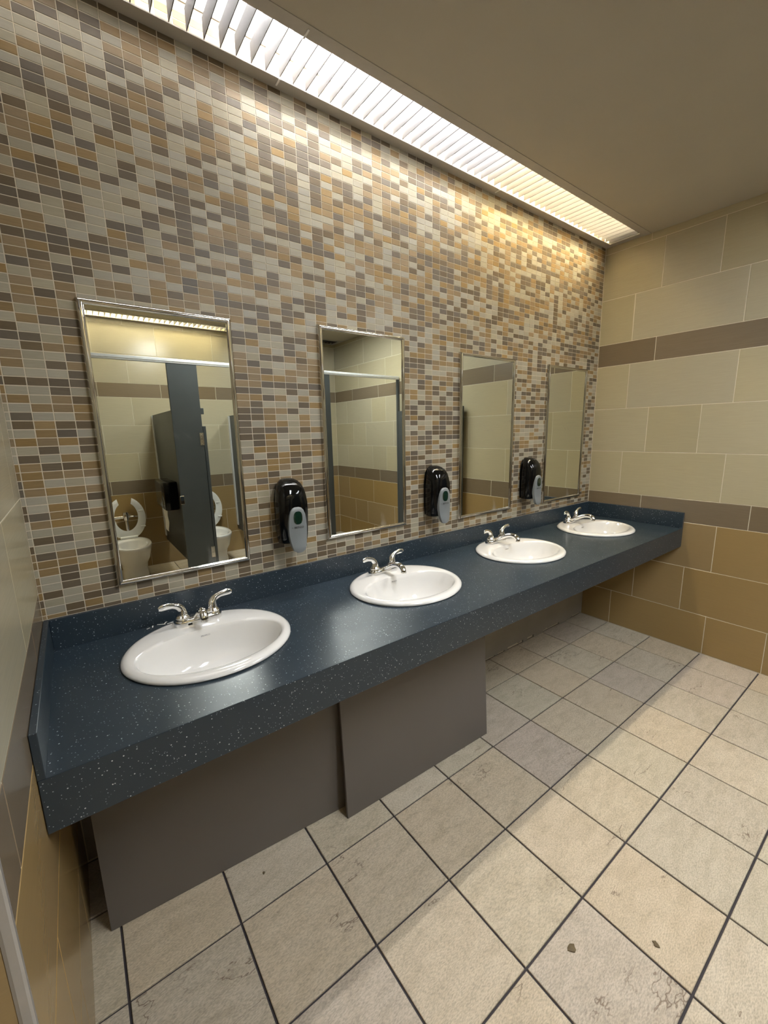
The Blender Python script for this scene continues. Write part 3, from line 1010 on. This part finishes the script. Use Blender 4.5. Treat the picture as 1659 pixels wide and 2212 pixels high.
sink_me = make_sink()
dr = MB()
dr.lathe([(0.024, 0.0), (0.024, 0.003), (0.017, 0.004), (0.016, -0.001), (0.0, -0.001)], n=24)
drain_me = dr.mesh('drain', CHROME, True, 40)


def text_mesh(name, body, size, mat, depth=0.0004, aspect=1.0):
    cu = bpy.data.curves.new(name, 'FONT')
    cu.body = body
    cu.size = size
    cu.extrude = depth
    cu.align_x = 'CENTER'
    cu.align_y = 'CENTER'
    cu.resolution_u = 2
    o = bpy.data.objects.new(name, cu)
    C.objects.link(o)
    dg = bpy.context.evaluated_depsgraph_get()
    me = bpy.data.meshes.new_from_object(o.evaluated_get(dg))
    bpy.data.objects.remove(o)
    me.name = name
    me.materials.clear()
    me.materials.append(mat)
    for v in me.vertices:
        v.co.x *= aspect
    return me


stamp_me = text_mesh('maker_stamp', 'PROFLO', 0.0065, INK_G, 0.0002, 1.25)
sink_labels = ['white oval drop-in washbasin nearest the short left wall', 'white oval drop-in washbasin, second from the short left wall',
               'white oval drop-in washbasin, second from the tall beige end wall', 'white oval drop-in washbasin in the corner by the beige end wall']
for i, cx in enumerate(SINKX):
    t = thing('washbasin', sink_labels[i], 'sink', (cx, SY, H), 'washbasins set into the blue counter')
    link('bowl', sink_me, t)
    link('drain', drain_me, t, (0, -0.024, -0.1335))
    link('maker_stamp', stamp_me, t, (0.0, 0.0865, -0.0075), (math.radians(62), 0, 0))
# ---------------------------------------------------------------- faucets


def faucet_meshes():
    """origin on the sink deck at the middle of the base plate, spout towards -y"""
    out = {}
    b = MB()

    def stad(hx, r, z, n=40):
        rr = []
        for k in range(n):
            a = 2 * PI * k / n
            c, s = math.cos(a), math.sin(a)
            rr.append((c * r + math.copysign(hx, c) * (1 if abs(c) > 1e-6 else 0), s * r, z))
        return rr
    b.loft([stad(0.053, 0.0285, 0.0), stad(0.053, 0.0285, 0.014), stad(0.0525, 0.0275, 0.020), stad(0.051, 0.0245, 0.0235), stad(0.050, 0.020, 0.025)])
    out['base_plate'] = b.mesh('base_plate', CHROME, True, 45)
    h = MB()
    h.lathe([(0.0258, 0.018), (0.0258, 0.0265), (0.0242, 0.0280), (0.0242, 0.0305), (0.0250, 0.0320), (0.0232, 0.036), (0.0195, 0.040), (0.0185, 0.046)], n=28)
    pts, rad, fl_ = [], [], []
    for p, r, fa in (((0, 0, 0.040), 0.0195, (1, 1)), ((0, 0, 0.050), 0.0180, (1, 1)), ((0.001, 0, 0.060), 0.0160, (1, 1)), ((0.004, 0.001, 0.070), 0.0138, (1, 1)),
                     ((0.010, 0.002, 0.080), 0.0115, (1.05, 0.95)), ((0.019, 0.003, 0.0875), 0.0097, (1.1, 0.85)), ((0.030, 0.004, 0.0925), 0.0088, (1.2, 0.75)),
                     ((0.043, 0.005, 0.0955), 0.0092, (1.25, 0.62)), ((0.056, 0.006, 0.0970), 0.0098, (1.25, 0.52)), ((0.068, 0.007, 0.0955), 0.0095, (1.15, 0.45)),
                     ((0.0745, 0.0073, 0.0935), 0.0060, (1.1, 0.40))):
        pts.append((p[0], p[1], p[2] if p[2] < 0.05 else 0.05 + (p[2] - 0.05) * 0.74))
        rad.append(r)
        fl_.append(fa)
    h.tube(pts, rad, n=18, flat=fl_)
    out['lever'] = h.mesh('lever_handle', CHROME, True, 50)
    s = MB()
    sp = [((0, 0.010, 0.016), 0.0180, (1.25, 0.7)), ((0, -0.006, 0.022), 0.0180, (1.2, 0.7)), ((0, -0.026, 0.0300), 0.0170, (1.1, 0.75)), ((0, -0.046, 0.0395), 0.0160, (1, 0.85)),
          ((0, -0.068, 0.0515), 0.0140, (1, 0.9)), ((0, -0.090, 0.0600), 0.0130, (1, 0.95)), ((0, -0.112, 0.0645), 0.0128, (1, 1)), ((0, -0.132, 0.0635), 0.0132, (1, 1)),
          ((0, -0.147, 0.0565), 0.0138, (1, 1)), ((0, -0.154, 0.0450), 0.0134, (1, 1))]
    s.tube([p[0] for p in sp], [p[1] for p in sp], n=20, flat=[p[2] for p in sp])
    out['spout'] = s.mesh('spout', CHROME, True, 50)
    a = MB()
    a.lathe([(0.0125, 0.0), (0.0125, 0.006), (0.0118, 0.010)], n=20)
    out['aerator'] = a.mesh('aerator', STEEL, True, 40)
    k = MB()
    k.box((-0.007, -0.002, -0.0035), (0.007, 0.0006, 0.0035), ch=0.0008)
    out['badge'] = k.mesh('badge', BLACK_P)
    return out


FM = faucet_meshes()
fl_labels = ['chrome two-handle tap on the washbasin nearest the short left wall', 'chrome two-handle tap on the second washbasin from the short left wall',
             'chrome two-handle tap on the second washbasin from the beige end wall', 'chrome two-handle tap on the corner washbasin by the beige end wall']
for i, cx in enumerate(SINKX):
    t = thing('faucet', fl_labels[i], 'tap', (cx - 0.001, -0.117, H + 0.0168), 'chrome taps on the washbasins')
    link('base_plate', FM['base_plate'], t)
    o = link('lever_handle', FM['lever'], t, (0.0515, 0, 0.0), (0, 0, math.radians(-4)))
    o = link('lever_handle', FM['lever'], t, (-0.0515, 0, 0.0), (0, 0, math.radians(184)))
    o = link('spout', FM['spout'], t)
    link('aerator', FM['aerator'], t, (0, -0.1555 * (0.66 if i == 0 else 1), 0.0370))
    if i == 0:
        o.scale = (1.0, 0.66, 1.0)
    if i == 0:
        link('badge', FM['badge'], t, (-0.034, -0.0285, 0.0085))['label'] = 'small black badge on the base plate'

# ---------------------------------------------------------------- mirrors
mir_labels = ['tall steel framed mirror nearest the short left wall, reflecting toilets', 'tall steel framed mirror, second from the short left wall, reflecting a room corner',
              'tall steel framed mirror, second from the end wall, a dark door edge at its side', 'tall steel framed mirror in the corner beside the beige end wall']
for i, (xa, xb) in enumerate(MIRX):
    w, h = xb - xa, MIRZ[i][1] - MIRZ[i][0]
    t = thing('framed_mirror', mir_labels[i], 'mirror', (xa, 0, MIRZ[i][0]), 'steel framed mirrors on the mosaic wall')
    g_ = MB()
    g_.box((0.012, -0.0145, 0.012), (w - 0.012, -0.010, h - 0.012))
    g_.build('mirror_glass', MIRROR, t)
    # rounded channel, mitred at the corners: profile (inset, depth)
    prof = [(0.0, -0.0005), (0.0, -0.011), (0.0015, -0.0165), (0.0045, -0.0205), (0.009, -0.0225), (0.0135, -0.0220), (0.0172, -0.0195), (0.0190, -0.0165), (0.0190, -0.0135), (0.0150, -0.0125), (0.0150, -0.0005)]
    names = ['frame_rail', 'frame_rail', 'frame_stile', 'frame_stile']
    for s_ in range(4):
        q = MB()
        r0, r1 = [], []
        for d, y in prof:
            if s_ == 0:
                a_, b_ = (d, y, d), (w - d, y, d)
            elif s_ == 1:
                a_, b_ = (d, y, h - d), (w - d, y, h - d)
            elif s_ == 2:
                a_, b_ = (d, y, d), (d, y, h - d)
            else:
                a_, b_ = (w - d, y, d), (w - d, y, h - d)
            r0.append(a_)
            r1.append(b_)
        q.loft([r0, r1])
        q.build(names[s_], STEEL, t, smooth=True, angle=35)


# ---------------------------------------------------------------- soap dispensers
def sup(w, d0, d1, z, e=3.2, n=40, back=0.0):
    """ring: flat back at y=-back, front at y=-d; half width w"""
    r = []
    for k in range(n):
        a = 2 * PI * k / n
        c, s = math.cos(a), math.sin(a)
        x = w * math.copysign(abs(c) ** (2 / e), c)
        y = math.copysign(abs(s) ** (2 / e), s)
        yy = -(d0 + d1) / 2 + y * (d1 - d0) / 2
        r.append((x, yy, z))
    return r


def dispenser_parts():
    """origin on the wall at the bottom of the housing, height 0.27"""
    out = {}
    b = MB()
    b.loft([sup(0.050, 0.0005, 0.012, 0.004), sup(0.055, 0.0005, 0.012, 0.05), sup(0.056, 0.0005, 0.012, 0.18), sup(0.046, 0.0005, 0.012, 0.235), sup(0.030, 0.0005, 0.012, 0.255)])
    out['back_plate'] = b.mesh('back_plate', BLACK_P, True, 40)
    c = MB()
    secs = [(0.000, 0.052, 0.078), (0.006, 0.0575, 0.088), (0.03, 0.0595, 0.093), (0.08, 0.0610, 0.099), (0.13, 0.0610, 0.104), (0.17, 0.0605, 0.105), (0.20, 0.0585, 0.102),
            (0.225, 0.0545, 0.094), (0.245, 0.0470, 0.080), (0.258, 0.0375, 0.062), (0.2655, 0.0260, 0.046), (0.2685, 0.0130, 0.034)]
    c.loft([sup(w * 1.07, 0.004, d, z, 3.0 if z < 0.2 else 2.5) for z, w, d in secs])
    out['cover'] = c.mesh('cover', BLACK_P, True, 50)
    # push lever: tongue following the front, flaring out at the foot
    lv = MB()
    rows = [(0.156, 0.0060, 0.1040), (0.152, 0.0135, 0.1075), (0.142, 0.0195, 0.1090), (0.125, 0.0240, 0.1095), (0.100, 0.0268, 0.1090), (0.070, 0.0280, 0.1080), (0.040, 0.0272, 0.1080),
            (0.015, 0.0250, 0.1100), (-0.010, 0.0215, 0.1140), (-0.026, 0.0170, 0.1160), (-0.034, 0.0085, 0.1150)]
    rings = []
    for z, w, y in rows:
        k = []
        for j in range(12):
            u = -1 + 2 * j / 11
            k.append((1.42 * w * u, -(y + 0.004 * (1 - u * u)), z))
        for j in range(12):
            u = 1 - 2 * j / 11
            k.append((1.42 * w * u, -(y - 0.016), z))
        rings.append(k)
    lv.loft(rings)
    out['push_lever'] = lv.mesh('push_lever', GREY_P, True, 50)
    wd = MB()
    ring0, ring1, ring2 = [], [], []
    for k in range(28):
        a = 2 * PI * k / 28
        c_, s_ = math.cos(a), math.sin(a)
        x = 0.0190 * math.copysign(abs(c_) ** 0.75, c_)
        z = 0.0270 * math.copysign(abs(s_) ** 0.8, s_)
        ring0.append((x, -0.104, z))
        ring1.append((x, -0.1142, z))
        ring2.append((x * 0.6, -0.1152, z * 0.6))
    wd.loft([ring0, ring1, ring2])
    out['sight_window'] = wd.mesh('sight_window', GREEN_W, True, 50)
    nz = MB()
    nz.lathe([(0.011, 0.010), (0.011, -0.008), (0.006, -0.010), (0.005, -0.018)], n=18)
    out['nozzle'] = nz.mesh('nozzle', simple('clear_plastic_nozzle', (0.55, 0.55, 0.5), 0.3, noise=0.03), True, 40)
    bt = MB()
    bt.lathe([(0.0035, 0.0), (0.0035, 0.002), (0.002, 0.003)], n=12)
    out['key_button'] = bt.mesh('key_button', RUBBER, True)
    sw = MB()
    for s_ in (1, -1):
        sw.add([(-0.0026, 0, 0), (0.0016, 0.0022 * s_, 0), (0.0026, 0.0015 * s_, 0), (-0.0012, 0, 0),
                (-0.0026, 0, 0.0004), (0.0016, 0.0022 * s_, 0.0004), (0.0026, 0.0015 * s_, 0.0004), (-0.0012, 0, 0.0004)],
               [(0, 1, 2, 3), (4, 5, 6, 7), (0, 1, 5, 4), (1, 2, 6, 5), (2, 3, 7, 6), (3, 0, 4, 7)])
    out['logo'] = sw.mesh('logo', INK)
    out['lettering'] = text_mesh('lettering', 'BETCO', 0.0118, INK, 0.0002, 1.12)
    return out


DP = dispenser_parts()
dis_labels = ['black wall soap dispenser between the nearest mirror and the second mirror', 'black wall soap dispenser between the second mirror and the third mirror',
              'black wall soap dispenser beside the last mirror near the end wall']
for i, cx in enumerate((0.8555, 1.700, 2.545)):
    t = thing('soap_dispenser', dis_labels[i], 'soap dispenser', (cx, 0, 1.0735), 'black soap dispensers on the mosaic wall')
    link('back_plate', DP['back_plate'], t)
    link('cover', DP['cover'], t)
    link('push_lever', DP['push_lever'], t)
    link('sight_window', DP['sight_window'], t, (0, 0, 0.112))
    link('nozzle', DP['nozzle'], t, (0, -0.06, -0.002))
    for s_ in (-1, 1):
        link('key_button', DP['key_button'], t, (0.012 * s_, -0.034, 0.2655))
    link('lettering', DP['lettering'], t, (0.003, -0.1130, 0.0720), (PI / 2, 0, 0))
    link('logo', DP['logo'], t, (-0.0258, -0.1108, 0.0720), (PI / 2, 0, 0))


# ---------------------------------------------------------------- loose panels leaning under the counter
def panel(name, label, p0, p1, top, leann, th=0.019):
    """bottom edge from p0 to p1 on the floor; top leans back by leann"""
    t = thing(name, label, 'panel', (p0[0], p0[1], 0.0), 'grey panels standing under the counter')
    dx, dy = p1[0] - p0[0], p1[1] - p0[1]
    ln = math.hypot(dx, dy)
    nx, ny = -dy / ln, dx / ln
    q = MB()
    q.box((0, 0.0008, 0.001), (ln, th, top), ch=0.0015)
    o = q.build('board', PANEL, t)
    e = MB()
    e.box((0.001, 0.0, 0.002), (ln - 0.001, 0.0007, top - 0.001))
    o2 = e.build('face_laminate', simple('laminate_face', (0.118, 0.104, 0.092), 0.45, noise=0.03, nscale=3), t)
    t.rotation_euler = (-math.atan2(leann, top), 0, math.atan2(dy, dx))
    return t


panel('access_panel', 'grey access panel under the counter beside the short left wall', (0.0505, -0.3095), (0.868, -0.3765), 0.60, 0.0, 0.012)
panel('access_panel', 'grey access panel leaning in front, below the second washbasin', (0.8462, -0.4338), (1.6624, -0.4592), 0.60, 0.034, 0.012)

# ---------------------------------------------------------------- toilet stalls (seen in the mirrors)
YF = -2.42


def slab_thing(name, label, cat, a, b, mat, ch=0.002, group=None, part='panel'):
    t = thing(name, label, cat, ((a[0] + b[0]) / 2, (a[1] + b[1]) / 2, 0), group)
    q = MB()
    o = t.location
    q.box((a[0] - o.x, a[1] - o.y, a[2]), (b[0] - o.x, b[1] - o.y, b[2]), ch=ch)
    q.build(part, mat, t)
    return t


def hinge(parent, x, z, wid=0.03, hgt=0.11):
    q = MB()
    q.box((x - wid, 0.0142, z - hgt / 2), (x + 0.004, 0.0180, z + hgt / 2), ch=0.001)
    h_ = q.build('hinge_bracket', STEEL, parent)
    for dz in (-0.04, -0.013, 0.013, 0.04):
        s_ = MB()
        s_.lathe([(0.004, 0.018), (0.004, 0.0195), (0.002, 0.0205)], (x - wid / 2, 0, z + dz), n=10, axis='y')
        s_.build('screw', CHROME, h_)


p1 = slab_thing('stall_pilaster', 'slate grey stall post in the middle of the nearest mirror, hinges on its edge', 'stall post', (0.882, YF - 0.014, 0.06), (1.123, YF + 0.014, 2.135), STALL)
hinge(p1, 0.12, 1.497)
hinge(p1, 0.12, 0.445)
q = MB()
q.box((-0.128, 0.0142, 0.925), (-0.095, 0.024, 1.0), ch=0.002)
q.build('latch_keeper', STEEL, p1)
q = MB()
q.box((0.1205, -0.014, 1.715), (0.146, 0.012, 1.768), ch=0.002)
q.build('top_bracket', STALL, p1)
q = MB()
q.box((-0.122, -0.016, 0.0), (0.122, 0.016, 0.06), ch=0.002)
q.build('shoe', STEEL, p1)
p2 = slab_thing('stall_pilaster', 'wide slate grey stall post at the frame side of the second mirror', 'stall post', (1.72, YF - 0.014, 0.06), (2.452, YF + 0.014, 2.135), STALL)
q = MB()
q.box((-0.37, -0.016, 0.0), (0.37, 0.016, 0.06), ch=0.002)
q.build('shoe', STEEL, p2)
p3 = slab_thing('stall_pilaster', 'narrow slate grey stall post fixed to the beige end wall', 'stall post', (3.372, YF - 0.014, 0.06), (L - 0.002, YF + 0.014, 2.135), STALL)
rail = MB()
rail.box((0, -0.018, 2.135), (L - 0.04, 0.018, 2.171), ch=0.003)
rail.box((0, -0.022, 2.149), (L - 0.04, 0.022, 2.155))
tag(rail.build('headrail', ALU, None, (0.03, YF, 0)), 'pale aluminium rail across the stall fronts, reflected in two mirrors', 'rail')
for lb, x in (('slate grey stall divider with a black paper dispenser on it', 0.966), ('slate grey stall divider behind the second toilet, at the mirror frame', 1.832)):
    t = slab_thing('stall_divider', lb, 'stall divider', (x - 0.0125, YB + 0.006, 0.295), (x + 0.0125, YF - 0.016, 1.768), STALL)
    q = MB()
    q.box((-0.024, YB + 0.001 - t.location.y, 0.35), (0.024, YB + 0.05 - t.location.y, 1.762), ch=0.002)
    q.build('wall_channel', ALU, t)
d1 = slab_thing('stall_door', 'slate grey stall door swung inward beside the hinged post', 'stall door', (1.135, YF - 0.64, 0.305), (1.160, YF - 0.015, 1.61), STALL)
d2 = slab_thing('stall_door', 'slate grey stall door folded flat against the beige end wall', 'stall door', (3.345, YF + 0.05, 0.305), (3.370, -1.335, 1.765), STALL)
q = MB()
q.box((-0.024, 0.3, 0.95), (-0.0125, 0.42, 1.0), ch=0.002)
q.build('door_latch', STEEL, d2)


def toilet(cx, label):
    t = thing('toilet', label, 'toilet', (cx, YB, 0), 'white toilets in the stalls')
    N = 40

    def oval(hw, y0, y1, z, e=2.2):
        r = []
        for k in range(N):
            a = 2 * PI * k / N
            c, s = math.cos(a), math.sin(a)
            x = hw * math.copysign(abs(c) ** (2 / e), c)
            y = (y0 + y1) / 2 + (y1 - y0) / 2 * math.copysign(abs(s) ** (2 / e), s)
            r.append((x, y, z))
        return r
    b = MB()
    b.loft([oval(0.128, 0.12, 0.58, 0.0, 2.8), oval(0.125, 0.12, 0.575, 0.05, 2.8), oval(0.122, 0.12, 0.565, 0.12), oval(0.134, 0.10, 0.585, 0.18), oval(0.160, 0.08, 0.635, 0.24), oval(0.174, 0.06, 0.655, 0.30),
            oval(0.178, 0.05, 0.69, 0.345), oval(0.183, 0.04, 0.705, 0.375), oval(0.182, 0.04, 0.703, 0.388), oval(0.176, 0.06, 0.694, 0.392),
            oval(0.140, 0.20, 0.655, 0.390), oval(0.132, 0.21, 0.645, 0.375), oval(0.120, 0.23, 0.60, 0.30), oval(0.085, 0.28, 0.50, 0.24), oval(0.04, 0.33, 0.42, 0.225)], 0, True, True)
    b.build('bowl', PORCELAIN, t, smooth=True, angle=60)
    # raised open-front seat: U outline standing up from the hinge
    s = MB()
    outl, inl = [], []
    for k in range(33):
        a = math.radians(-180 + 300 * k / 32 - 60 + 0)
    pts_o, pts_i = [], []
    for k in range(37):
        u = -1 + 2 * k / 36
        ang = -PI / 2 + u * math.radians(158)
        wo, wi = 0.19, 0.115
        ho, hi = 0.245, 0.165
        pts_o.append((wo * math.cos(ang) * 1.0, 0.235 + ho * math.sin(ang)))
        ai = -PI / 2 + u * math.radians(150)
        pts_i.append((wi * math.cos(ai), 0.255 + hi * math.sin(ai)))
    y0, y1 = 0.10, 0.118
    rings = []
    for (ox, oz), (ix, iz) in zip(pts_o, pts_i):
        rings.append([(ox, y0, oz), (ox, y1, oz), (ox * 0.75 + ix * 0.25, y1 + 0.006, oz * 0.75 + iz * 0.25), (ox * 0.25 + ix * 0.75, y1 + 0.006, oz * 0.25 + iz * 0.75), (ix, y1, iz), (ix, y0, iz)])
    s.loft(rings)
    so = s.build('seat', SEAT_W, t, (0, 0, 0.388), smooth=True, angle=50)
    for sx, sz in ((-0.152, 0.13), (0.152, 0.13), (-0.145, 0.31), (0.145, 0.31)):
        k = MB()
        k.box((sx - 0.024, y1 + 0.004, sz - 0.008), (sx + 0.024, y1 + 0.016, sz + 0.008), ch=0.003)
        k.build('bumper', SEAT_W, so)
    hb = MB()
    hb.tube([(-0.085, 0.125, 0.405), (0.085, 0.125, 0.405)], 0.017, n=16)
    hb.build('seat_hinge', SEAT_W, t, smooth=True, angle=50)
    v = MB()
    v.tube([(0, 0.07, 0.40), (0, 0.07, 0.66)], 0.019, n=16)
    v.lathe([(0.030, 0.60), (0.034, 0.64), (0.034, 0.67), (0.026, 0.69), (0.0, 0.695)], (0, 0.07, 0), n=20)
    v.tube([(-0.12, 0.07, 0.635), (0.0, 0.07, 0.635)], 0.016, n=14)
    vo = v.build('flush_valve', CHROME, t, smooth=True, angle=50)
    hdl = MB()
    hdl.tube([(0.03, 0.07, 0.635), (0.06, 0.075, 0.635), (0.12, 0.085, 0.632)], [0.013, 0.008, 0.006], n=12)
    hdl.build('flush_handle', CHROME, vo, smooth=True)
    return t


toilet(0.556, 'white toilet with its seat up, reflected low in the nearest mirror')
toilet(1.415, 'white toilet half hidden by the grey post in the nearest mirror')

tp = thing('paper_dispenser', 'black twin-roll toilet paper dispenser on the stall divider, paper hanging', 'paper dispenser', (0.953, -3.145, 0.80))
q = MB()
q.box((-0.128, -0.245, 0.0), (0.0, 0.245, 0.285), ch=0.014)
q.build('housing', BLACK_P, tp, smooth=True, angle=40)
q = MB()
q.box((-0.130, -0.235, 0.03), (-0.1275, 0.12, 0.26), ch=0.001)
q.build('front_window', simple('smoked_window', (0.05, 0.055, 0.055), 0.12, noise=0.1), tp)
q = MB()
pr = [(-0.10, 0.0), (-0.105, -0.06), (-0.098, -0.13), (-0.103, -0.21), (-0.10, -0.235)]
q.loft([[(x, -0.05, z), (x, 0.17 - 0.6 * max(0, -z - 0.12), z), (x - 0.002, 0.17 - 0.6 * max(0, -z - 0.12), z), (x - 0.002, -0.05, z)] for x, z in pr])
q.build('paper_tail', PAPER, tp)

# ---------------------------------------------------------------- small litter
random.seed(21)


def scrap(name, label, cat, loc, pts, h, mat, group=None):
    q = MB()
    n = len(pts)
    q.loft([[(x, y, 0.0002) for x, y in pts], [(x * 0.96, y * 0.96, h) for x, y in pts], [(x * 0.5, y * 0.5, h * 1.5) for x, y in pts]])
    o = q.build(name, mat, None, loc)
    return tag(o, label, cat, group)


def blob(r, n=11, seed=0, sx=1.0):
    rr = random.Random(seed)
    return [(r * sx * rr.uniform(0.55, 1.1) * math.cos(2 * PI * k / n), r * rr.uniform(0.55, 1.1) * math.sin(2 * PI * k / n)) for k in range(n)]


for i, (x, y, r, sx) in enumerate(((1.1492, -1.2034, 0.012, 1.3), (1.3578, -1.3517, 0.011, 0.8), (0.4986, -0.4292, 0.006, 0.8))):
    scrap('floor_scrap', ['brown crumpled scrap on the floor, larger of the two by the lower edge', 'brown crumpled scrap on the floor nearer the end wall', 'tiny dark scrap on the floor before the left access panel'][i],
          'litter', (x, y, 0.0003), blob(r, 11, i, sx), 0.0025, SCRAP, 'scraps lying on the tiled floor')
for i, (x, y, r, rz) in enumerate(((0.285, -0.030, 0.006, 0.4), (0.301, -0.026, 0.007, 1.2), (0.327, -0.022, 0.013, -0.5), (0.345, -0.0215, 0.010, 0.8), (0.357, -0.030, 0.011, 0.2))):
    q = MB()
    pl = []
    for k in range(5):
        u = -1 + k / 2
        pl.append([(r * u * math.cos(rz) - w * 0.0018 * math.sin(rz), r * u * math.sin(rz) + w * 0.0018 * math.cos(rz), 0.0006 + 0.004 * (1 - u * u) * (i % 2) + 0.0004 * w) for w in (-1, 1)] +
                  [(r * u * math.cos(rz) + 0.0018 * math.sin(rz), r * u * math.sin(rz) - 0.0018 * math.cos(rz), 0.0001 + 0.004 * (1 - u * u) * (i % 2))])
    q.loft(pl)
    tag(q.build('paper_shred', PAPER, None, (x, y, H + 0.0004)), ['short torn white paper shred, furthest left behind the nearest tap', 'short torn white paper shred, second from the left behind the nearest tap', 'longest torn white paper shred behind the nearest tap', 'curled white paper shred just right of the longest shred behind the nearest tap', 'torn white paper shred closest to the nearest tap'][i], 'litter', 'paper shreds behind the nearest tap')
